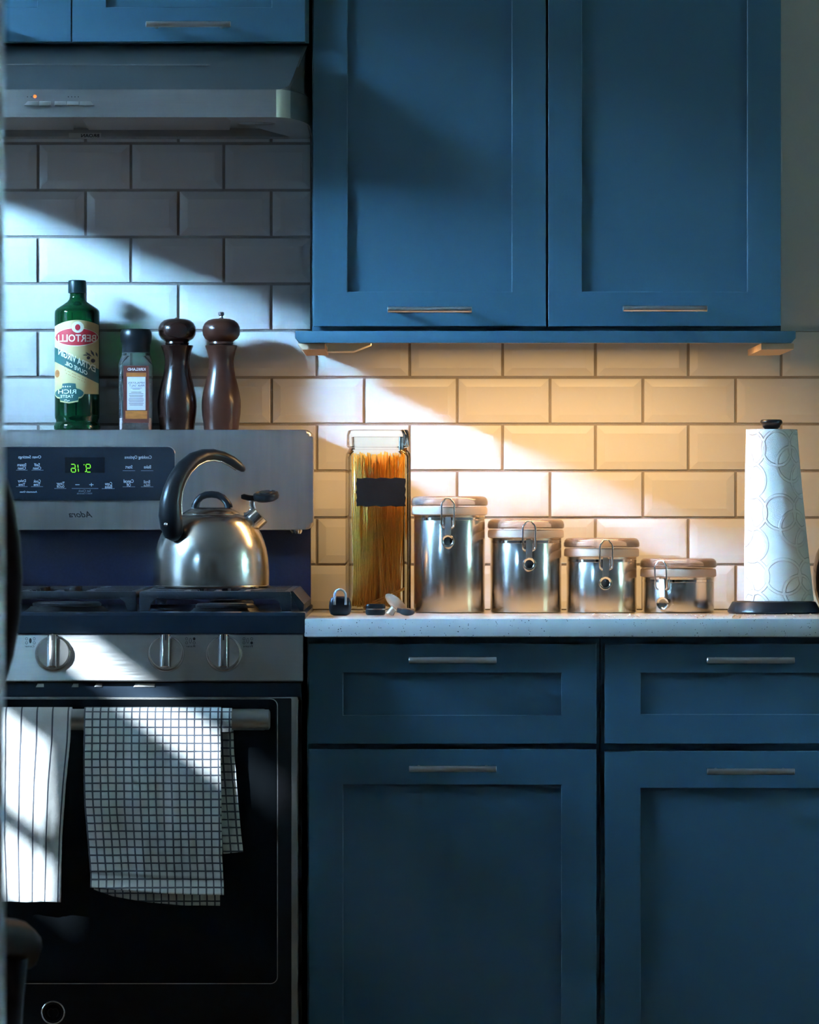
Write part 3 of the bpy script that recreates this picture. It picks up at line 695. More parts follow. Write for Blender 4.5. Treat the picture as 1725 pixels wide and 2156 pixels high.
for i in range(3):
    xa, xb = XCc - hw + i * bw, XCc - hw + (i + 1) * bw
    bm, ya, yb = grate(xa, xb - (0.020 if i == 2 else 0)); go = obj('grate', bm, M_iron, t, 35)
    if i == 2:
        for k in range(11):
            y = ya + 0.012 + k * 0.047; bm = NB()
            prism_xz(bm, [(xb - 0.024, GT + 0.0002), (xb - 0.019, GT + 0.0002), (xb - 0.002, GT - 0.020), (xb - 0.003, zt1 + 0.0006), (xb - 0.009, zt1 + 0.0006), (xb - 0.022, GT - 0.008)], y + 0.022, y, 0.001)
            obj('grate_rib', bm, M_iron, go, 35)
# control panel with knobs
YK0 = -0.655
z0, z1 = Z(1435, -0.667), Z(1336, -0.655)
bm = NB(); prism_yz(bm, [(-0.60, z0), (-0.667, z0), (-0.6695, z0 + 0.002), (-0.657, z1 - 0.001), (-0.655, z1), (-0.60, z1)], XCc - hw + 0.002, XCc + hw - 0.0025, 0.0012)
obj('control_panel', bm, M_steel, t, 30)
tilt = math.atan2(0.0125, z1 - z0)
KM = []
def knob(px, py):
    yk = -0.6635; c = PX(px, py, yk); k = 0.0278
    M = Matrix.Translation(c) @ Matrix.Rotation(R(90) - tilt, 4, 'X')
    bm = NB(); lathe(bm, [(k * 1.02, -0.002), (k * 1.02, 0.003), (k * 0.98, 0.0055), (k * 0.93, 0.006), (k * 0.90, 0.0075), (k * 0.90, 0.015), (k * 0.86, 0.0175), (0, 0.0178)], 0, 0, 48); xform(bm, M)
    kb = obj('knob', bm, M_steel if False else M_can, t, 35)
    w = 0.0085
    bm = NB(); box(bm, -w, w, -k * 0.90, k * 0.96, 0.017, 0.0295, 0.003, 3)
    bm.verts.ensure_lookup_table()
    for v in bm.verts:
        if v.co.z > 0.022: v.co.x *= 0.72
    xform(bm, M); obj('knob_grip', bm, M_can, kb, 35)
    bm = NB(); box(bm, -0.0013, 0.0013, k * 0.62, k * 0.965, 0.0285, 0.0299); xform(bm, M); obj('knob_mark', bm, M_blkprint, kb, 0)
for q in (113, 350, 472): knob(q, 1377)
knob(2 * 110 - 350, 1377); knob(2 * 110 - 472, 1377)
yp = -0.6645
bm = NB()
def ringpx(bm, px, py, rx, rz, y, w=0.8, fill=False):
    n = 14; c = PX(px, py, y); s = (DW + y) / F
    o_ = [bm.verts.new((c.x + rx * s * math.cos(2 * math.pi * i / n), y, c.z + rz * s * math.sin(2 * math.pi * i / n))) for i in range(n)]
    if fill: bm.faces.new(o_); return
    i_ = [bm.verts.new((c.x + (rx - w) * s * math.cos(2 * math.pi * i / n), y, c.z + (rz - w) * s * math.sin(2 * math.pi * i / n))) for i in range(n)]
    for i in range(n): bm.faces.new((o_[i], o_[(i + 1) % n], i_[(i + 1) % n], i_[i]))
yq = -0.6607
for bx_, which in ((522, 3), (401, 1), (64, 2)):
    for k, (dx, dy) in enumerate(((-8, -4), (8, -4), (0, 0), (8, 4.5), (-8, 4.5))):
        ringpx(bm, bx_ + dx, 1349 + dy, 2.8 if k != 2 else 2.8, 3 if k != 2 else 5.5, yq, fill=(k == which))
for s, a in (('Front', 522), ('Rear', 401), ('Center', 62)): flat_text(bm, s, a, 1360.5, 20, 4.5, -0.6618)
obj('lettering', bm, M_blkprint, t, 0)['kind'] = 'stuff'
# oven door
YD = -0.662
bm = NB(); box(bm, x0s, x1s, -0.645, -0.602, Z(1472, -0.62), Z(1437, -0.62)); obj('latch_rail', bm, M_enamel, t, 0)
for a, b in ((281, 326), (198, 215), (75, 92), (150, 165)):
    bm = NB(); prism_xz(bm, [(X(a, -0.65), Z(1447, -0.65)), (X(b, -0.65), Z(1447, -0.65)), (X(b, -0.65), Z(1439.5, -0.65)), (X(a + 4, -0.65), Z(1439.5, -0.65))], -0.644, -0.648, 0.0006); obj('latch_tab', bm, M_bar, t, 30)
dx0, dx1 = 2 * XCc - X(627, YD), X(627, YD)
dz1, dz0 = Z(1468, YD), 0.235
bm = NB(); box(bm, dx0, dx1, YD + 0.003, -0.604, dz0, dz1, 0.002); od = obj('oven_door', bm, M_steel, t, 30)
bm = NB(); box(bm, dx0 + 0.010, dx1 - 0.0095, YD, YD + 0.006, dz0 + 0.002, dz1 - 0.0015, 0.002); obj('door_face', bm, M_dksteel, od, 30)
gx = X(583.5, YD)
bm = NB(); prism_xz(bm, rrect(2 * XCc - gx - 0.0012, gx + 0.0012, Z(2070, YD) - 0.0012, dz1 - 0.002, 0.011), YD + 0.002, YD - 0.0012, 0.0006); obj('window_trim', bm, M_bar, od, 30)
bm = NB(); prism_xz(bm, rrect(2 * XCc - gx, gx, Z(2070, YD), dz1 - 0.003, 0.010), YD + 0.001, YD - 0.0018, 0.0004); obj('oven_window', bm, M_blkglass, od, 30)
bm = NB(); yb = -0.722; zc = Z(1515, yb); hx1 = X(569, yb); hx0 = 2 * XCc - hx1
tube(bm, [(hx0, yb, zc), (hx0 + 0.002, yb, zc), (hx0 + 0.009, yb, zc), (hx1 - 0.009, yb, zc), (hx1 - 0.0075, yb, zc), (hx1 - 0.002, yb, zc), (hx1, yb, zc)], [0.0125, 0.016, 0.0162, 0.0162, 0.0155, 0.0155, 0.012], n=36)
obj('door_handle', bm, M_steel, od, 40)
for s in (hx0 + 0.03, hx1 - 0.03):
    bm = NB(); prism_yz(bm, [(YD - 0.0018, zc - 0.014), (YD - 0.0018, zc + 0.014), (yb + 0.004, zc + 0.010), (yb + 0.004, zc - 0.010)], s - 0.012, s + 0.012, 0.002); obj('handle_post', bm, M_steel, od, 30)
# round badge
bc = PX(112, 2132, YD); n_ = YD
bm = NB(); M = Matrix.Translation((bc.x, YD, bc.z)) @ Matrix.Rotation(R(90), 4, 'X')
lathe(bm, [(0.0183, 0), (0.0183, 0.0018), (0.0172, 0.0026), (0.0160, 0.0020), (0.0158, 0.0010)], 0, 0, 44); xform(bm, M); bg = obj('badge', bm, M_chrome, od, 35)
bm = NB(); lathe(bm, [(0.0160, 0.0002), (0.0160, 0.0012), (0, 0.0013)], 0, 0, 40); xform(bm, M); obj('badge_field', bm, M_blkglass, bg, 35)
bm = NB()
for sx_ in (-1, 1):
    pts = []
    for i in range(22):
        a = i / 21 * 5.2; rr = 0.0016 + 0.0032 * (1 - i / 21)
        pts.append((bc.x + sx_ * (0.0052 - rr * math.cos(a)), YD - 0.0018, bc.z + 0.0045 * (1 - 2 * i / 21) + rr * math.sin(a)))
    tube(bm, pts, 0.0006, n=6)
tube(bm, [(bc.x + 0.0135 * math.cos(2 * math.pi * i / 40), YD - 0.0014, bc.z + 0.0135 * math.sin(2 * math.pi * i / 40)) for i in range(40)], 0.0005, n=6, closed=True)
obj('monogram', bm, M_dksteel, bg, 40)
bm = NB(); box(bm, dx0, dx1, YD + 0.004, -0.604, 0.07, 0.228, 0.003); obj('storage_drawer', bm, M_dksteel, t, 30)
# ------------------------------------------------------------------ dish towels
def cloth(name, m, parent, edgeL, edgeR, ztop, zbot, y0, amp=0.004, seed=0, over=None, flare=None, nu=70, nv=110, uoff=0.0, fold=1.0):
    """sheet hanging from the bar: edgeL/edgeR(t) give x, zbot(s) the hem height"""
    bm = NB(); uvl = bm.loops.layers.uv.new('UVMap'); g = []; w0 = edgeR(0) - edgeL(0)
    rows = []
    if over:
        yb_, zb_, rb = over
        for k in range(8):
            a = R(90 + 90 * (1 - k / 8) * 1.0)   # from behind the top to the front
            a = R(20 + 160 * k / 8)
            rows.append(('o', a))
    for j in range(nv + 1): rows.append(('h', j / nv))
    vcoord = 0.0; prev = None
    for kind, q in rows:
        line = []
        for i in range(nu + 1):
            s = i / nu
            if kind == 'o':
                x = edgeL(0) + w0 * s; y = yb_ - rb * math.cos(R(180) - q) if False else yb_ - rb * -math.cos(q); z = zb_ + rb * math.sin(q)
                vv = -(R(180) - q) * rb
            else:
                tq = q; xl, xr = edgeL(tq), edgeR(tq); x = xl + (xr - xl) * s; z = ztop + (zbot(s) - ztop) * tq
                k = min(1, tq * 6)
                n1 = noise.noise((s * 5.5 * fold + seed, tq * 1.3 + seed, seed * 1.7)); n2 = noise.noise((s * 13 * fold, tq * 3.0, seed + 9.1)); n3 = noise.noise((s * 34, tq * 44, seed + 3.3)); n4 = noise.noise((s * 60 + 5, tq * 80, seed + 1.1))
                y = y0 - k * amp * (n1 * 1.2 + 0.55 * n2 + 0.3) - 0.0013 * n3 - 0.0007 * n4
                x += 0.0012 * n2 * k
                if flare: y -= flare(s, tq)
                vv = (ztop - z)
            line.append((Vector((x, y, z)), (w0 * s + uoff, -vv)))
        g.append(line)
    V = [[bm.verts.new(p[0]) for p in r] for r in g]
    for a in range(len(g) - 1):
        for i in range(nu):
            f = bm.faces.new((V[a][i], V[a][i + 1], V[a + 1][i + 1], V[a + 1][i]))
            for lp_, (aa, ii) in zip(f.loops, ((a, i), (a, i + 1), (a + 1, i + 1), (a + 1, i))): lp_[uvl].uv = g[aa][ii][1]
    o = obj(name, bm, m, parent, 180)
    md = o.modifiers.new('thickness', 'SOLIDIFY'); md.thickness = 0.0012; md.offset = 0
    return o
def interp(tab):
    def f(t_):
        for (a, va), (b, vb) in zip(tab, tab[1:]):
            if t_ <= b: return va + (vb - va) * max(0, (t_ - a) / (b - a))
        return tab[-1][1]
    return f
rb = 0.0185; yfr = yb - rb - 0.001; ztop = zc
def ex(tab, y, y0_, y1_): return interp([((q - y0_) / (y1_ - y0_), X(p, y)) for q, p in tab])
tw = thing('dish_towel', 'checked navy and white dish towel hanging from oven handle', 'dish towel', (X(325, yfr), yb, zc - 0.28))
zbf = lambda s: Z(1868 + 10 * math.sin(s * 2.2 - 0.3) + 3 * s, yfr)
cloth('front_fold', M_check, tw, ex(((1487, 177), (1600, 175), (1700, 178), (1780, 185), (1878, 193)), yfr, 1515, 1875), ex(((1487, 464), (1600, 465), (1800, 468), (1878, 473)), yfr, 1515, 1875), ztop, zbf, yfr, 0.0045, 3.0,
      over=(yb, zc, rb), flare=lambda s, q: 0.028 * max(0, (q - 0.91) / 0.09) ** 1.5 + 0.004 * math.exp(-((q - 0.905) / 0.012) ** 2))
zbi = interp([(0, Z(1874, yfr)), (0.15, Z(1888, yfr)), (0.4, Z(1900, yfr)), (0.7, Z(1907, yfr)), (1, Z(1908, yfr))])
cloth('inner_fold', M_check, tw, ex(((1487, 186), (1908, 197)), yfr, 1515, 1908), ex(((1487, 458), (1908, 463)), yfr, 1515, 1908), ztop - 0.01, zbi, yfr + 0.0095, 0.0022, 5.0, uoff=0.004)
yk_ = yb + rb + 0.002
cloth('back_fold', M_check, tw, ex(((1487, 330), (1797, 350)), yk_, 1515, 1797), ex(((1487, 489), (1600, 493), (1700, 502), (1797, 512)), yk_, 1515, 1797), ztop + 0.015, lambda s: Z(1800 - 14 * max(0, s - 0.55), yk_), yk_, 0.003, 8.0, nu=40, nv=70, fold=2.0)
bm = NB()
cloth('top_fold', M_check, tw, lambda q: X(400, yb), lambda q: X(489, yb), ztop, lambda s: zc - 0.018, yb - rb + 0.0012, 0.0, 2.0, over=(yb, zc, rb - 0.0014), nu=20, nv=6)
tw2 = thing('dish_towel', 'white dish towel with thin navy stripes hanging from oven handle', 'dish towel', (X(15, yfr), yb, zc - 0.28))
cloth('front_fold', M_stripe, tw2, ex(((1487, -150), (1900, -120)), yfr, 1515, 1900), ex(((1487, 151), (1560, 148), (1650, 139), (1760, 131), (1900, 128)), yfr, 1515, 1900), ztop, lambda s: Z(1899, yfr), yfr, 0.012, 12.4, over=(yb, zc, rb), uoff=0.004)
cloth('back_fold', M_stripe, tw2, ex(((1487, -150), (1800, -130)), yk_, 1515, 1800), ex(((1487, 149), (1800, 126)), yk_, 1515, 1800), ztop + 0.015, lambda s: Z(1790, yk_), yk_, 0.003, 14.0, nu=30, nv=40)
# ------------------------------------------------------------------ kettle
ky = -0.30; ks = (DW + ky) / F; kx = X(445, ky)
t = thing('kettle', 'dome shaped stainless steel kettle with black handle on the grate', 'kettle', (kx, ky, GT))
zk = lambda py: GT + (1238 - py) * ks
prof = [(0, GT + 0.0004), (118 * ks, GT + 0.0004), (123.5 * ks, GT + 0.001), (124 * ks, GT + 0.0035), (122 * ks, GT + 0.0045)]
for py, r in ((1222, 122.2), (1205, 122.2), (1190, 121.6), (1175, 120.3), (1156, 117), (1140, 112.3), (1125, 106), (1110, 98), (1100, 91), (1090, 81), (1086, 71), (1084, 62)): prof.append((r * ks, zk(py)))
bm = NB(); lathe(bm, prof + [(0, zk(1084))], kx, ky, 72); obj('kettle_body', bm, M_kettle, t, 30)
bm = NB(); lathe(bm, [(60.5 * ks, zk(1083.5)), (61 * ks, zk(1082)), (58 * ks, zk(1079)), (48 * ks, zk(1073)), (40 * ks, zk(1069.5)), (25 * ks, zk(1068)), (0, zk(1067.5))], kx, ky, 56); ld = obj('lid', bm, M_kettle, t, 35)
bm = NB(); tube(bm, [(kx + (x_ - 445) * ks, ky, zk(z_)) for x_, z_ in ((411, 1070), (411.5, 1064), (416, 1054), (424, 1046), (434, 1042), (446, 1041), (458, 1042.5), (469, 1048), (477, 1057), (481, 1065), (482, 1070))], [0.0056 if 1 < i < 9 else 0.0066 for i in range(11)], n=14); obj('lid_handle', bm, M_blk, ld, 50)
hc = ((374, 1137, 8), (371, 1126, 20), (366, 1108, 24), (363.5, 1085, 25), (364, 1060, 23.5), (369, 1032, 21), (378, 1008, 19.5), (392, 985, 18), (410, 968, 16.5), (430, 959, 14.5), (450, 957, 13), (470, 961, 12), (488, 970, 12), (503, 981, 11), (511, 988, 8), (514, 991, 4))
def hy(px): return ky + ((px - 445) * 1.0) * ks * (1.08 if px < 445 else 0.5)
bm = NB(); tube(bm, [(kx + (a - 445) * ks, hy(a) - 0.006, zk(b)) for a, b, r in hc], [r * ks for a, b, r in hc], n=20, flat=0.85, up=Vector((1, 0, 0))); obj('handle', bm, M_blk, t, 50)
bm = NB(); pts = []
for i, (a, b, r) in enumerate(hc[3:14]):
    a0, b0, _ = hc[2 + i]; a1, b1, _ = hc[4 + i]; dx, dy = a1 - a0, b1 - b0; L_ = math.hypot(dx, dy)
    nx, ny = -dy / L_, dx / L_
    pts.append((kx + (a + nx * r * 0.93 - 445) * ks, hy(a) - 0.010, zk(b + ny * r * 0.93)))
tube(bm, pts, 0.0019, n=8); obj('handle_trim', bm, M_kettle, t, 50)
p = PX(354.5, 1105, hy(360) - 0.026)
bm = NB(); bmesh.ops.create_uvsphere(bm, u_segments=12, v_segments=8, radius=0.0035, matrix=Matrix.Translation((kx + (355 - 445) * ks, hy(364) - 0.0215, zk(1104)))); obj('rivet', bm, M_chrome, t, 60)
sp0, sp1 = Vector((kx + 66 * ks, ky + 0.004, zk(1118))), Vector((kx + 104 * ks, ky + 0.004, zk(1083)))
dr_ = (sp1 - sp0).normalized()
bm = NB(); tube(bm, [sp0, sp1 - dr_ * 0.001, sp1, sp1 - dr_ * 0.001, sp1 - dr_ * 0.02], [0.0165, 0.0165, 0.0155, 0.0140, 0.0138], n=32); obj('spout', bm, M_kettle, t, 35)
bm = NB(); pts = [(kx + (a - 445) * ks, ky - 0.004, zk(b)) for a, b in ((514, 1085), (522, 1084), (529, 1078), (534, 1070), (531, 1063), (532, 1054))]
tube(bm, pts, 0.0042, n=8, flat=0.5); obj('whistle_bracket', bm, M_chrome, t, 50)
bm = NB(); tube(bm, [(kx + (a - 445) * ks, ky - 0.004, zk(b)) for a, b in ((508, 1046), (513, 1046), (524, 1048.5), (540, 1050), (556, 1050))], [0.003, 0.0046, 0.0046, 0.0046, 0.003], n=12)
lv_ = obj('whistle_lever', bm, M_blk, t, 50)
bm = NB(); cz = zk(1044.5); lathe(bm, [(0, -0.0075), (0.015, -0.0075), (0.0200, -0.0045), (0.0212, 0.0), (0.0200, 0.0045), (0.0165, 0.0062), (0.0160, 0.0050), (0.011, 0.0050), (0.0105, 0.0066), (0, 0.0070)], 0, 0, 32)
xform(bm, Matrix.Translation((kx + (560.5 - 445) * ks, ky - 0.004, cz)) @ Matrix.Rotation(R(12), 4, 'X') @ Matrix.Rotation(R(-5), 4, 'Y')); obj('whistle_disc', bm, M_blk, lv_, 40)
# ------------------------------------------------------------------ things on the backguard
SZ = Z(905, YG); by = -0.056; bs = (DW + by) / F
sz_ = lambda py: SZ + (901.5 - py) * bs
def on_cyl(cx, cy, r, px0):
    def f(px, py):
        u = max(-0.985, min(0.985, (px - px0) * bs / r)); a = math.asin(u)
        return (cx + r * math.sin(a), cy - r * math.cos(a), sz_(py))
    return f
bx_ = X(162.5, by); t = thing('olive_oil_bottle', 'green glass olive oil bottle with gold label on the range backguard', 'bottle', (bx_, by, SZ))
prof = [(0, sz_(901.4)), (46, sz_(901.4)), (48.8, sz_(899)), (49, sz_(893)), (47.5, sz_(888)), (44.5, sz_(884)), (44.5, sz_(880)), (46.5, sz_(876)), (47.2, sz_(870)), (47.4, sz_(655)), (46.6, sz_(650)), (43, sz_(645.5)), (30, sz_(637)), (21, sz_(631)), (17, sz_(626)), (15.5, sz_(620)), (15.2, sz_(604))]
prof = [(r * bs if r else 0, z) for r, z in prof]
bm = NB(); lathe(bm, prof, bx_, by, 56); obj('glass_body', bm, M_bottle, t, 30)
bm = NB(); lathe(bm, [(0, sz_(897)), (44 * bs, sz_(897)), (43 * bs, sz_(882)), (45.5 * bs, sz_(872)), (45.5 * bs, sz_(738)), (0, sz_(738))], bx_, by, 40); obj('oil', bm, M_oil, t, 30)
bm = NB(); lathe(bm, [(17 * bs, sz_(613)), (19 * bs, sz_(612)), (19.2 * bs, sz_(590)), (18 * bs, sz_(586.5)), (15 * bs, sz_(585.5)), (0, sz_(585.5))], bx_, by, 40); obj('screw_cap', bm, M_cap, t, 30)
rl = 47.8 * bs
def region(fn, x0, x1, top, bot, n=36):
    bm = NB(); a = []
    for i in range(n + 1):
        x = x0 + (x1 - x0) * i / n; tp, bt = top(x), bot(x)
        a.append([bm.verts.new(fn(x, tp + (bt - tp) * k / 3)) for k in range(4)])
    for i in range(n):
        for k in range(3): bm.faces.new((a[i][k], a[i + 1][k], a[i + 1][k + 1], a[i][k + 1]))
    return bm
f0 = on_cyl(bx_, by, rl, 162.5)
lb = obj('label', region(f0, 116, 209, lambda x: 671 + 11 * ((x - 166) / 47) ** 2, lambda x: 826), M_gold, t, 60)
def lay(k): return on_cyl(bx_, by, rl + 0.00022 * k, 162.5)
def ell(cx, cy, a, b): return (cx - a * 0.999, cx + a * 0.999, lambda x: cy - b * math.sqrt(max(0, 1 - ((x - cx) / a) ** 2)), lambda x: cy + b * math.sqrt(max(0, 1 - ((x - cx) / a) ** 2)))
obj('label_border', region(lay(1), *ell(163, 706.5, 46, 19.5)), M_cream, lb, 60)
obj('brand_oval', region(lay(2), *ell(163, 706.5, 44.8, 18)), M_red, lb, 60)
obj('crest_ring', region(lay(3), *ell(167, 686, 13, 12)), M_cream, lb, 60)
obj('crest', region(lay(4), *ell(167, 686.5, 5.5, 6.5)), M_red, lb, 60)
def cyl_text(s, px, py, w, h, k, m, rise=0.0, **kw):
    bm = NB(); ff = lay(k)
    put(bm, text2d(s, w, h, **kw), lambda u, v: ff(px + u, py - v + rise * u))
    return obj('lettering', bm, m, lb, 0)
cyl_text('BERTOLLI', 164.5, 709, 80, 15.5, 4, M_cream, bold=0.02)
obj('diagonal_band', region(lay(1), 116, 209, lambda x: 727 + 0.50 * (x - 116), lambda x: 757 + 0.50 * (x - 116)), M_dkgreen, lb, 60)
cyl_text('EXTRA VIRGIN', 164, 754.5, 78, 15, 2, M_cream, rise=0.48, bold=0.02)
cyl_text('OLIVE OIL', 163.5, 771.5, 47, 9, 2, M_cream, rise=0.48, bold=0.02)
bm = NB(); ff = lay(2)
for (a0, b0, a1, b1, w_) in ((177, 745, 192, 743, 2.2), (183, 738, 196, 748, 2.2), (193, 733, 201, 747, 2.4), (203, 737, 207, 748, 1.8)):
    dx, dy = a1 - a0, b1 - b0; L_ = math.hypot(dx, dy); q = [(a0, b0), ((a0 + a1) / 2 - dy / L_ * w_, (b0 + b1) / 2 + dx / L_ * w_), (a1, b1), ((a0 + a1) / 2 + dy / L_ * w_, (b0 + b1) / 2 - dx / L_ * w_)]
    bm.faces.new([bm.verts.new(ff(*p_)) for p_ in q])
for a, b, r in ((189, 750, 3.6), (198, 756, 4.4)): bm.faces.new([bm.verts.new(ff(a + r * math.cos(i * 0.524), b + r * math.sin(i * 0.524))) for i in range(12)])
obj('olive_sprig', bm, M_blkprint, lb, 0)
obj('seal', region(lay(1), *ell(122.5, 783, 5.5, 8)), M_lblamber, lb, 60)
bm = NB(); ff = lay(2)
for k_ in range(3):
    put(bm, text2d('IOOI LIOI OIIO LIOI' if False else '- - -- --- -- -', 48 - 4 * k_, 1.0), lambda u, v: ff(162 + u, 780 + 6 * k_ - v + 0.48 * u))
obj('fine_print', bm, M_lblamber, lb, 0)
def badge_top(x):
    u = abs(x - 148.5) / 33
    return 803 + (3 * u if u < 0.45 else (1.5 + 9 if u < 0.52 else 12 + 10 * ((u - 0.52) / 0.48) ** 2))
def badge_bot(x):
    u = abs(x - 148.5) / 33
    return 843 - (6 * u if u < 0.6 else (3.6 + 7 if u < 0.7 else 11 + 10 * ((u - 0.7) / 0.3) ** 2))
obj('badge_border', region(lay(2), 116.5, 181, lambda x: badge_top(x) - 3, lambda x: badge_bot(x) + 3, 60), M_gold, lb, 60)
obj('taste_badge', region(lay(3), 118, 179, badge_top, badge_bot, 60), M_dkgreen, lb, 60)
cyl_text('RICH', 144.5, 821, 39, 9, 4, M_cream, bold=0.01); cyl_text('TASTE', 144, 831, 29, 6, 4, M_cream, bold=0.01)
bm = NB(); ff = lay(4)
for q in (136, 141, 146, 151): bm.faces.new([bm.verts.new(ff(q + 1.5 * math.cos(i * 1.047), 810.5 + 1.5 * math.sin(i * 1.047))) for i in range(6)])
for a, b in ((138, 838.5), (144, 840)): bm.faces.new([bm.verts.new(ff(*p_)) for p_ in ((a, b), (a + 6, b - 1), (a + 6, b + 0.4), (a, b + 1.2))])
obj('emblem', bm, M_cream, lb, 0)['kind'] = 'stuff'
# salt grinder
gx_ = X(286.5, by); t = thing('salt_grinder', 'square clear salt grinder with black top and brown label', 'grinder', (gx_, by, SZ))
def sq(cx, cy, h, z, r=0.006, n=5, rot=0.0):
    return [(cx + a * math.cos(rot) - b * math.sin(rot), cy + a * math.sin(rot) + b * math.cos(rot), z) for a, b in rrect(-h, h, -h, h, min(r, h * 0.99), n)]
q = lambda px: px * bs
bm = NB(); loft(bm, [sq(gx_, by, q(35), sz_(901.3)), sq(gx_, by, q(35), sz_(762)), sq(gx_, by, q(33), sz_(752), q(20)), sq(gx_, by, q(30), sz_(744), q(29)), sq(gx_, by, q(30), sz_(738), q(29.9))], True, True, False); obj('jar', bm, M_saltg, t, 30)
bm = NB(); loft(bm, [sq(gx_, by, q(33), sz_(900.5)), sq(gx_, by, q(33), sz_(876))]); obj('salt', bm, M_salt, t, 30)['kind'] = 'stuff'
bm = NB(); lathe(bm, [(0, sz_(738)), (q(29.5), sz_(738)), (q(29.8), sz_(722)), (q(32.5), sz_(715)), (q(33.5), sz_(705)), (q(33), sz_(695)), (q(30), sz_(689)), (q(24), sz_(688)), (q(21), sz_(690.5)), (0, sz_(691))], gx_, by, 48); obj('grinder_top', bm, M_blk, t, 30)
yf_ = by - q(35) - 0.0004
def flat_rect(a, b, c, d, y): bm = NB(); bar2(bm, (a + b) / 2, (c + d) / 2, b - a, d - c, y); return bm
lb2 = obj('label', flat_rect(260, 313.5, 770, 890.5, yf_), M_lblbrown, t, 0)
obj('label_picture', flat_rect(266, 308, 784.5, 793, yf_ - 0.0002), M_lblamber, lb2, 0)
obj('label_picture', flat_rect(264, 310, 865, 882, yf_ - 0.0002), M_lblamber, lb2, 0)
obj('label_panel', flat_rect(267.5, 306.5, 793.5, 863.5, yf_ - 0.0003), M_lblwhite, lb2, 0)
bm = NB(); flat_text(bm, 'KIRKLAND', 287.5, 777.5, 38, 6, yf_ - 0.0003, bold=0.03); obj('lettering', bm, M_lblwhite, lb2, 0)
bm = NB(); flat_text(bm, 'HIMALAYAN', 287.5, 806, 34, 4.5, yf_ - 0.0005); flat_text(bm, 'PINK SALT', 288, 812, 32, 4.5, yf_ - 0.0005)
for k_, w_ in enumerate((24, 16)): bar2(bm, 287, 817 + 2.4 * k_, w_, 0.8, yf_ - 0.0005)
for k_, w_ in enumerate((22, 30, 30, 28, 31, 33, 30, 31, 28)): bar2(bm, 287, 825.5 + 3.4 * k_, w_, 0.9, yf_ - 0.0005)
obj('lettering', bm, M_blkprint, lb2, 0)
# pepper mills
def mill(cxpx, m, label, knobtop):
    cx = X(cxpx, by); t = thing('pepper_mill', label, 'pepper mill', (cx, by, SZ), 'pepper mills on the range')
    pr = [(0, 901.3), (35, 901.3), (36.5, 900), (38, 885), (40.5, 868), (41.5, 852), (41, 838), (38.5, 822), (34, 803), (29.5, 785), (26.5, 768), (26, 757), (27, 747), (30, 735), (33.5, 726), (34, 723.5), (33, 722.5), (25, 722.3)]
    bm = NB(); lathe(bm, [(q(r), sz_(z)) for r, z in pr] + [(0, sz_(722.2))], cx, by, 48); obj('mill_body', bm, m, t, 30)
    hd = [(0, 721.5), (24, 721.5), (25.5, 719), (24.5, 715), (27, 713), (34, 708.5), (38.5, 701), (40, 692), (39, 684), (35, 676), (28, 670), (18, 667), (8, 666.2), (0, 666.2)]
    bm = NB(); lathe(bm, [(q(r), sz_(z)) for r, z in hd], cx, by, 48); hh = obj('mill_head', bm, m, t, 35)
    bm = NB()
    if knobtop: lathe(bm, [(q(r), sz_(z)) for r, z in ((0, 666), (5.5, 666), (4.2, 662.5), (4.2, 660.5), (6.8, 659), (7, 653.5), (6, 652.2), (0, 652.2))], cx, by, 20)
    else: lathe(bm, [(q(r), sz_(z)) for r, z in ((0, 666), (6, 666), (5, 664.3), (0, 664))], cx, by, 20)
    obj('finial', bm, M_chrome, hh, 35)
mill(373, M_mill, 'dark wooden pepper mill with a flat ball top beside salt grinder', False)
mill(466, M_mill2, 'reddish wooden pepper mill with a steel top knob', True)
# ------------------------------------------------------------------ counter things
CT = 0.9146
jy = -0.17; js = (DW + jy) / F; jx = X(796, jy); JR = R(6)
t = thing('glass_jar', 'tall square glass jar of spaghetti with a black chalk label', 'jar', (jx, jy, CT))
zj = lambda py: CT + (1288.5 - py) * js
jw = 64.5 * js
bm = NB(); loft(bm, [sq(jx, jy, jw * 0.95, CT + 0.0003, 0.012, 5, JR), sq(jx, jy, jw, CT + 0.006, 0.013, 5, JR), sq(jx, jy, jw, zj(968), 0.013, 5, JR), sq(jx, jy, jw * 0.985, zj(955), 0.014, 5, JR), sq(jx, jy, jw * 0.92, zj(948), 0.02, 5, JR), sq(jx, jy, jw * 0.90, zj(943), 0.02, 5, JR)], True, True, False)
obj('glass_body', bm, M_glass, t, 40)
ji = jw - 0.0035
bm = NB(); loft(bm, [sq(jx, jy, ji, CT + 0.006, 0.010, 5, JR), sq(jx, jy, ji, zj(962), 0.010, 5, JR), sq(jx, jy, ji * 0.93, zj(949), 0.018, 5, JR)], True, True, False); obj('inner_wall', bm, M_glass, t, 40)
bm = NB(); loft(bm, [sq(jx, jy, jw * 0.93, zj(942), 0.016, 5, JR), sq(jx, jy, jw * 0.97, zj(939), 0.016, 5, JR), sq(jx, jy, jw * 0.965, zj(915), 0.016, 5, JR), sq(jx, jy, jw * 0.92, zj(906), 0.016, 5, JR), sq(jx, jy, jw * 0.85, zj(905), 0.016, 5, JR)]); jl = obj('lid', bm, M_glass, t, 40)
bm = NB(); loft(bm, [sq(jx, jy, jw * 0.80, zj(947), 0.016, 5, JR), sq(jx, jy, jw * 0.82, zj(920), 0.016, 5, JR)], True, True, True); obj('lid_plug', bm, M_glass, jl, 40)
bm = NB(); yl_ = -jw - 0.0004; lw, l0, l1 = 51.5 * js, zj(1066), zj(1007); pts = []
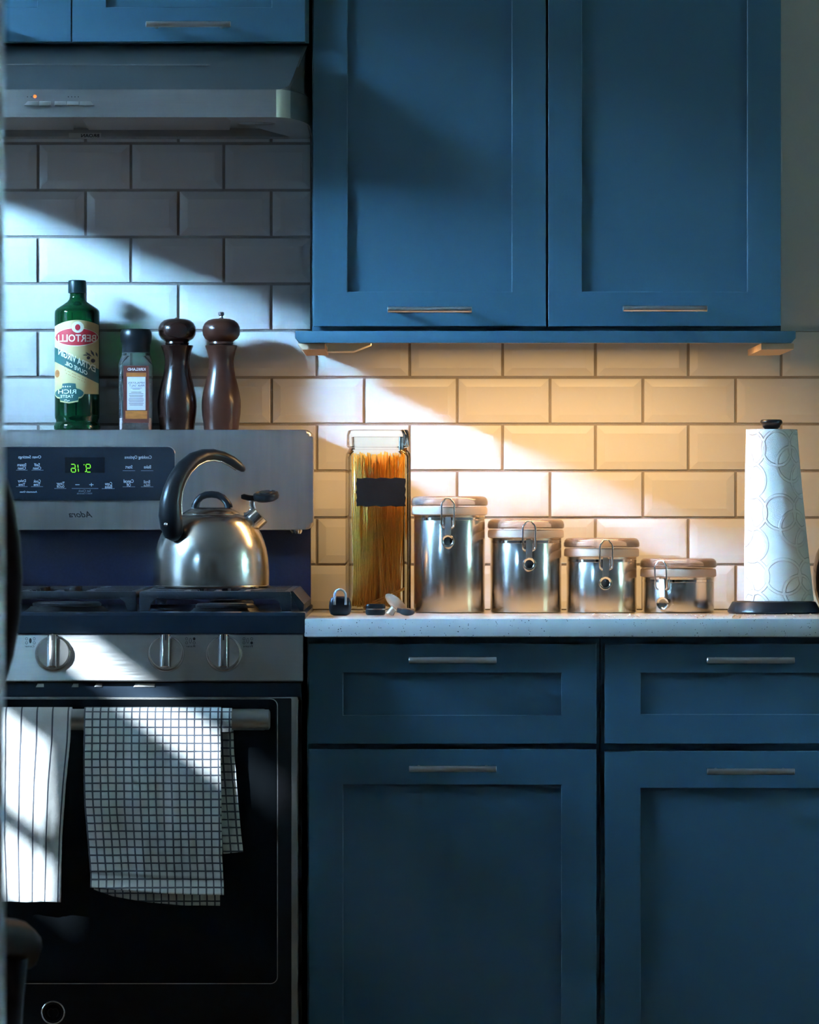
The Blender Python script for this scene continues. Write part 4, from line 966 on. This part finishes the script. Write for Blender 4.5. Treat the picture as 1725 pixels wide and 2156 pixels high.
for i in range(40):
    a = i / 40 * 4; k_ = int(a); f = a - k_; c_ = [(-lw, l0), (lw, l0), (lw, l1), (-lw, l1), (-lw, l0)]
    p0, p1 = c_[k_], c_[k_ + 1]; w_ = 0.0009 * math.sin(i * 2.1)
    pts.append((p0[0] + (p1[0] - p0[0]) * f + (w_ if k_ in (1, 3) else 0), p0[1] + (p1[1] - p0[1]) * f + (w_ if k_ in (0, 2) else 0)))
bm.faces.new([bm.verts.new((jx + a * math.cos(JR) - yl_ * math.sin(JR), jy + a * math.sin(JR) + yl_ * math.cos(JR), b)) for a, b in pts]); obj('chalk_label', bm, M_chalk, t, 0)
# spaghetti
bm = NB(); rnd = random.Random(3); lim = ji - 0.004
def jloc(a, b, z): return (jx + a * math.cos(JR) - b * math.sin(JR), jy + a * math.sin(JR) + b * math.cos(JR), z)
for i in range(240):
    a0 = rnd.uniform(-0.92, 0.85) * lim; b0 = rnd.uniform(-0.95, 0.95) * lim
    if i < 160: a1 = max(-0.98, min(0.98, a0 / lim + rnd.gauss(0.02, 0.16))) * lim; b1 = max(-0.98, min(0.98, b0 / lim + rnd.gauss(0, 0.15))) * lim
    else: a1 = rnd.uniform(-0.95, 0.97) * lim; b1 = rnd.uniform(-0.98, 0.98) * lim
    z0_ = CT + 0.008 + rnd.random() * 0.004; z1_ = zj(rnd.triangular(950, 985, 962))
    am, bm_ = (a0 + a1) / 2 + rnd.gauss(0, 0.003), (b0 + b1) / 2 + rnd.gauss(0, 0.002)
    tube(bm, [jloc(a0, b0, z0_), jloc(am, bm_, (z0_ + z1_) / 2), jloc(a1, b1, z1_)], 0.00115, n=5)
for a0, z0_, a1, z1_ in ((-0.3, 1266, 0.93, 1237), (-0.25, 1270, 0.95, 1240), (-0.9, 1276, 0.6, 1258), (-0.93, 1240, -0.6, 1280)):
    tube(bm, [jloc(a0 * lim, -0.93 * lim, zj(z0_)), jloc(a1 * lim, -0.96 * lim, zj(z1_))], 0.0011, n=5)
tag(obj('spaghetti', bm, M_pasta, None, 60, (jx, jy, CT + 0.006)), 'loose dry yellow spaghetti standing inside the glass jar', 'spaghetti', kind='stuff')
# canisters
def canister(cxpx, bodyw, toppx, clpx, label, cl=1.0, cy=-0.20, skew=0.0):
    s = (DW + cy) / F; cx = X(cxpx, cy); z = lambda py: CT + (1290 - py) * s
    t = thing('canister', label, 'canister', (cx, cy, CT), 'steel canisters on the counter')
    r = bodyw / 2 * s; T = toppx
    bm = NB(); lathe(bm, [(0, CT + 0.0003), (r * 0.965, CT + 0.0003), (r * 0.99, CT + 0.001), (r, CT + 0.0035), (r, z(T + 53)), (r * 0.992, z(T + 51.5)), (r * 0.992, z(T + 45)), (r, z(T + 43.5)), (r, z(T + 24)), (r * 0.97, z(T + 24)), (r * 0.97, CT + 0.004), (0, CT + 0.004)], cx, cy, 80); obj('canister_body', bm, M_can, t, 25)
    bm = NB(); lathe(bm, [(r * 0.995, z(T + 51.2)), (r * 1.003, z(T + 50.8)), (r * 1.003, z(T + 45.6)), (r * 0.995, z(T + 45.2))], cx, cy, 80); obj('band', bm, M_chrome, t, 25)
    bm = NB(); lathe(bm, [(r * 0.98, z(T + 41)), (r * 1.02, z(T + 40)), (r * 1.065, z(T + 38.5)), (r * 1.07, z(T + 32)), (r * 1.06, z(T + 25)), (r * 1.03, z(T + 22.5)), (r * 0.98, z(T + 22.5))], cx, cy, 80); obj('gasket', bm, M_gasket, t, 35)
    bm = NB(); lathe(bm, [(0, z(T + 20)), (r * 0.98, z(T + 20)), (r * 1.05, z(T + 20.5)), (r * 1.078, z(T + 18)), (r * 1.08, z(T + 12)), (r * 1.055, z(T + 6)), (r * 1.0, z(T + 2)), (r * 0.93, z(T + 0.8)), (r * 0.6, z(T + 0.4)), (0, z(T + 0.2))], cx, cy, 80); ld = obj('lid', bm, M_acry, t, 35)
    th = math.asin(max(-1, min(1, (clpx - cxpx) / (bodyw / 2 * 1.04))))
    M = Matrix.Translation((cx, cy, 0)) @ Matrix.Rotation(th, 4, 'Z')
    rr = r * 1.0
    k = s
    bm = NB()
    pts = [(-6 * k, -rr - 0.0062, z(T + 6)), (-7 * k, -rr - 0.0068, z(T + 9)), (-12 * k, -rr - 0.0075, z(T + 14)), (-13.3 * k, -rr - 0.0078, z(T + 19)), (-13.3 * k, -rr - 0.0060, z(T + 59)), (-12 * k, -rr - 0.0055, z(T + 63.5)), (-7 * k, -rr - 0.0050, z(T + 66))]
    ptsr = [(-a, b, c) for a, b, c in reversed(pts)]
    tube(bm, pts[::-1] + [(0, -rr - 0.0060, z(T + 5.4))] + [(-a, b, c) for a, b, c in pts], 0.0016, n=8)
    xform(bm, M); obj('wire_bail', bm, M_chrome, t, 60)
    bm = NB(); sh = skew
    poly = [(-6 * k, T + 44), (6.5 * k, T + 44), (6.5 * k, T + 84), (-6.5 * k, T + 84)]
    vs0 = [(a + sh * (p_ - T - 44) * k, p_) for a, p_ in poly]
    a = [bm.verts.new((x_, -rr - 0.0028 - 0.0042 * (p_ - T - 44) / 40, z(p_))) for x_, p_ in vs0]; b = [bm.verts.new((x_, -rr - 0.0058 - 0.0042 * (p_ - T - 44) / 40, z(p_))) for x_, p_ in vs0]
    bm.faces.new(a); bm.faces.new(b)
    for i in range(4): bm.faces.new((a[i], a[(i + 1) % 4], b[(i + 1) % 4], b[i]))
    bmesh.ops.bevel(bm, geom=bm.edges[:], offset=0.0006, segments=2, affect='EDGES')
    xform(bm, M); lv2 = obj('lever', bm, M_bar, t, 35)
    bm = NB(); cz_ = z(T + 94.5); rt = 14 * k
    lathe(bm, [(0, 0.0012), (rt * 0.62, 0.0016), (rt * 0.78, 0.0034), (rt * 0.93, 0.0036), (rt, 0.0022), (rt, 0.0006), (rt * 0.9, -0.0008), (0, -0.001)], 0, 0, 32)
    xform(bm, Matrix.Translation((sh * 50 * k, -rr - 0.0088, cz_)) @ Matrix.Rotation(R(90), 4, 'X')); xform(bm, M); obj('lever_tab', bm, M_chrome, lv2, 40)
canister(946.5, 150, 1045, 943, 'tallest stainless canister with clear lid beside the spaghetti jar')
canister(1107.5, 150, 1093, 1112, 'second tallest stainless canister with a wire clasp and clear lid')
canister(1267, 148, 1132.5, 1273, 'medium low stainless canister between a taller and the shortest canister', skew=-0.04)
canister(1428.5, 150, 1175, 1391, 'shortest stainless canister with its clasp turned aside', skew=0.12)
# paper towel holder and roll
py_ = -0.27; ps = (DW + py_) / F; pcx = X(1630, py_); zp = lambda p: CT + (1292.5 - p) * ps
t = thing('paper_towel_holder', 'black wooden paper towel holder with round base and knob', 'paper towel holder', (pcx, py_, CT))
bm = NB(); lathe(bm, [(0, CT + 0.0003), (95 * ps, CT + 0.0003), (98 * ps, zp(1289)), (97 * ps, zp(1285)), (91 * ps, zp(1274)), (88 * ps, zp(1268.5)), (84 * ps, zp(1267)), (0, zp(1267))], pcx, py_, 64); obj('base', bm, M_blk, t, 30)
bm = NB(); lathe(bm, [(0.009, zp(1266.5)), (0.009, zp(904)), (0, zp(904))], X(1624.5, py_), py_, 20); obj('pole', bm, M_blk, t, 30)
bm = NB(); lathe(bm, [(q_ * ps, zp(z_)) for q_, z_ in ((0, 905), (14, 905), (15, 903), (18, 901), (20, 897), (23.3, 893), (23.6, 889), (22, 886), (19.5, 884.6), (0, 884.2))], X(1624.5, py_), py_, 36); obj('knob', bm, M_blk, t, 40)
bm = NB(); uvl = bm.loops.layers.uv.new('UVMap'); NZ, NA = 60, 120; V = []
z0_, z1_ = zp(1266), zp(905.5); edge = R(-52)
for j in range(NZ + 1):
    f = j / NZ; row = []
    xlft, xrgt = 1567 + 4 * f ** 2, 1715 - 35 * (1 - (1 - f) ** 1.15)
    cxx = X((xlft + xrgt) / 2, py_); rr = (xrgt - xlft) / 2 * ps
    for i in range(NA + 1):
        a = edge + 2 * math.pi * i / NA
        r_ = rr * (1.0 - 0.016 * (1 - i / NA)); row.append((cxx + r_ * math.cos(a), py_ + r_ * math.sin(a), z0_ + (z1_ - z0_) * f))
    V.append([bm.verts.new(p_) for p_ in row])
for j in range(NZ):
    for i in range(NA):
        f = bm.faces.new((V[j][i], V[j][i + 1], V[j + 1][i + 1], V[j + 1][i]))
        for lp_, (jj, ii) in zip(f.loops, ((j, i), (j, i + 1), (j + 1, i + 1), (j + 1, i))): lp_[uvl].uv = (ii / NA * 0.309 + 0.0265, jj / NZ * (z1_ - z0_) + 0.012)
c0 = [bm.verts.new((X(1624.5, py_) + 0.020 * math.cos(edge + 2 * math.pi * i / NA), py_ + 0.020 * math.sin(edge + 2 * math.pi * i / NA), z1_)) for i in range(NA + 1)]
for i in range(NA): bm.faces.new((V[NZ][i], V[NZ][i + 1], c0[i + 1], c0[i]))
tag(obj('paper_towel_roll', bm, M_paper, None, 30, (pcx, py_, z0_)), 'white embossed paper towel roll standing on a black holder', 'paper towel')
# dark blue jar at the edge
ny = -0.24; ns = (DW + ny) / F; ncx = X(1790, ny); zn = lambda p: CT + (1290 - p) * ns
t = thing('ceramic_jar', 'glossy dark blue round ceramic jar beside the paper towel roll', 'jar', (ncx, ny, CT))
bm = NB(); lathe(bm, [(r * ns, zn(z_)) for r, z_ in ((0, 1289.5), (52, 1289.5), (58, 1286), (70, 1262), (76.5, 1240), (78, 1215), (76.5, 1190), (71, 1165), (62, 1146), (52, 1136), (48, 1132), (44, 1132), (48, 1140), (0, 1150))], ncx, ny, 56); obj('jar_body', bm, M_navy, t, 35)
bm = NB(); lathe(bm, [(r * ns, zn(z_)) for r, z_ in ((0, 1131.5), (50, 1131.5), (50, 1127), (40, 1121), (12, 1117), (9, 1113), (13, 1107), (9, 1101), (0, 1100))], ncx, ny, 40); obj('lid', bm, M_navy, t, 35)
# small loose things near the counter edge
gy = -0.46; gs = (DW + gy) / F
def gz(p): return CT + (1298.5 - p) * gs
cx = X(716.5, gy); t = thing('key_finder', 'small black rounded pod with a pale blue loop at counter edge', 'gadget', (cx, gy, CT))
bm = NB(); loft(bm, [[(cx + a * gs, gy + b * gs, gz(z_)) for a, b in rrect(-w_, w_, -d_, d_, min(w_, d_) * 0.55, 6)] for w_, d_, z_ in ((14, 9, 1298), (20, 13, 1295), (23, 15, 1288), (23.8, 15.5, 1278), (22.5, 15, 1268), (19, 13, 1260), (12, 9, 1257))]); obj('pod', bm, M_blk, t, 40)
bm = NB(); yl2 = gy - 16.5 * gs
tube(bm, [(cx + (a - 716.5) * gs, yl2, gz(b)) for a, b in ((705, 1275), (705, 1258), (705.5, 1252), (708.5, 1246), (714, 1243), (719, 1243), (724.5, 1246), (728, 1252), (728.5, 1258), (728.5, 1275))], 0.0019, n=10); obj('loop', bm, M_ring, t, 60)
cx = X(791, gy); t = thing('round_case', 'small black round case with a metal band on its side', 'case', (cx, gy, CT))
for z0_, z1_, w_, m, nm in ((1297, 1285.6, 21, M_blk, 'bottom_shell'), (1285.5, 1283.1, 20.4, M_bar, 'band'), (1283, 1273.5, 21, M_blk, 'top_shell')):
    bm = NB(); hA, hB = gz(z0_), gz(z1_); d_ = 17
    k_ = 0.86 if nm != 'band' else 1.0
    rg = [(w_ * (k_ if nm == 'bottom_shell' else 1), hA), (w_, hA * 0.7 + hB * 0.3), (w_, hA * 0.3 + hB * 0.7), (w_ * (k_ if nm == 'top_shell' else 1), hB)]
    loft(bm, [[(cx + a * gs, gy + b * gs, z_) for a, b in rrect(-q_, q_, -d_, d_, 9, 6)] for q_, z_ in rg])
    obj(nm, bm, m, t, 40)
cx = X(829, gy + 0.03); yy_ = gy + 0.03
t = thing('plastic_scoop', 'small pale translucent plastic scoop lying against the jar', 'scoop', (cx, yy_, CT))
bm = NB(); pts = [(-8, 2, 1296, 9), (-4, 1, 1289, 8), (2, 0, 1283, 8)]
tube(bm, [(cx + a * gs, yy_ + b * gs, gz(z_)) for a, b, z_, r in pts], [r * gs for a, b, z_, r in pts], n=14); obj('stub', bm, M_pale, t, 60)
bm = NB(); lathe(bm, [(0.0, 0.0), (8 * gs, 0.0006), (20 * gs, 0.0022), (24 * gs, 0.0042), (24.4 * gs, 0.0046), (23 * gs, 0.0050), (0, 0.0012)], 0, 0, 28)
xform(bm, Matrix.Translation((cx + 1 * gs, yy_ - 0.002, gz(1276))) @ Matrix.Rotation(R(40), 4, 'Y') @ Matrix.Diagonal((1.12, 0.62, 1, 1)) @ Matrix.Rotation(R(-30), 4, 'X')); obj('bowl', bm, M_pale, t, 60)
cx = X(854, gy - 0.02); yy_ = gy - 0.02
t = thing('earbud', 'small matte black oval earbud lying on the counter', 'earbud', (cx, yy_, CT))
bm = NB(); bmesh.ops.create_uvsphere(bm, u_segments=24, v_segments=14, radius=1, matrix=Matrix.Translation((cx + 3 * gs, yy_, gz(1289.5))) @ Matrix.Rotation(R(4), 4, 'Y') @ Matrix.Diagonal((16.5 * gs, 9 * gs, 8.3 * gs, 1))); obj('shell', bm, M_blkmat, t, 60)
bm = NB(); tube(bm, [(cx + a * gs, yy_, gz(z_)) for a, z_ in ((-5, 1289), (-12, 1286.5), (-18, 1285.5))], [6.5 * gs, 5.6 * gs, 5.2 * gs], n=14); obj('stem', bm, M_blkmat, t, 50)
# crumbs
bm = NB(); rc = random.Random(11)
for i in range(90):
    x = rc.uniform(0.28, 0.64); y = rc.uniform(-0.62, -0.36); r = rc.uniform(0.0004, 0.0013)
    bmesh.ops.create_icosphere(bm, subdivisions=1, radius=r, matrix=Matrix.Translation((x, y, CT + r * 0.7)) @ Matrix.Diagonal((1.4, 1, 0.8, 1)))
tag(obj('crumbs', bm, M_crumb, None, 0), 'scatter of tiny pale crumbs on the stone countertop', 'crumbs', kind='stuff')
# ------------------------------------------------------------------ armchair standing in front of the stove, out of focus
ay = -3.4
axc, azc = X(47, ay) - 0.262, 1.015
t = thing('armchair', 'dark mahogany oval-back armchair in the blurred foreground', 'chair', (axc, ay + 0.25, 0))
NO = 48
bm = NB(); tube(bm, [(axc + 0.25 * math.cos(2 * math.pi * i / NO), ay, azc + 0.28 * math.sin(2 * math.pi * i / NO)) for i in range(NO)], 0.0125, n=12, closed=True); obj('back_frame', bm, M_chair, t, 60)
bm = NB(); lathe(bm, [(0, -0.018), (0.15, -0.016), (0.228, -0.004), (0.228, 0.004), (0.15, 0.016), (0, 0.018)], 0, 0, 40); xform(bm, Matrix.Translation((axc, ay, azc)) @ Matrix.Diagonal((1, 1, 1.13, 1)) @ Matrix.Rotation(R(90), 4, 'X')); obj('back_pad', bm, M_uphol, t, 40)
bm = NB(); box(bm, axc - 0.27, axc + 0.27, ay - 0.005, ay + 0.50, 0.40, 0.455, 0.012); obj('seat_frame', bm, M_chair, t, 35)
bm = NB(); box(bm, axc - 0.255, axc + 0.255, ay + 0.03, ay + 0.49, 0.456, 0.515, 0.022, 4); obj('seat', bm, M_uphol, t, 50)
for s in (-1, 1):
    bm = NB(); tube(bm, [(axc + s * 0.15, ay, 0.79), (axc + s * 0.17, ay + 0.01, 0.6), (axc + s * 0.20, ay + 0.02, 0.43)], [0.014, 0.016, 0.018], n=12); obj('back_post', bm, M_chair, t, 60)
    bm = NB(); tube(bm, [(axc + s * 0.165, ay + 0.005, 0.68), (axc + s * 0.19, ay + 0.05, 0.672), (axc + s * 0.22, ay + 0.14, 0.660), (axc + s * 0.236, ay + 0.22, 0.648), (axc + s * 0.241, ay + 0.27, 0.637), (axc + s * 0.241, ay + 0.30, 0.622)], [0.011, 0.014, 0.018, 0.021, 0.020, 0.013], n=12); obj('armrest', bm, M_chair, t, 60)
    bm = NB(); tube(bm, [(axc + s * 0.236, ay + 0.24, 0.640), (axc + s * 0.231, ay + 0.22, 0.59), (axc + s * 0.226, ay + 0.21, 0.52), (axc + s * 0.222, ay + 0.21, 0.43)], [0.014, 0.015, 0.016, 0.016], n=12); obj('arm_support', bm, M_chair, t, 60)
    for yq_, sp in ((ay + 0.03, -0.05), (ay + 0.46, 0.03)):
        bm = NB(); tube(bm, [(axc + s * 0.235, yq_, 0.41), (axc + s * 0.24, yq_ + sp * 0.3, 0.2), (axc + s * 0.245, yq_ + sp, 0.0)], [0.024, 0.018, 0.013], n=12); obj('leg', bm, M_chair, t, 60)
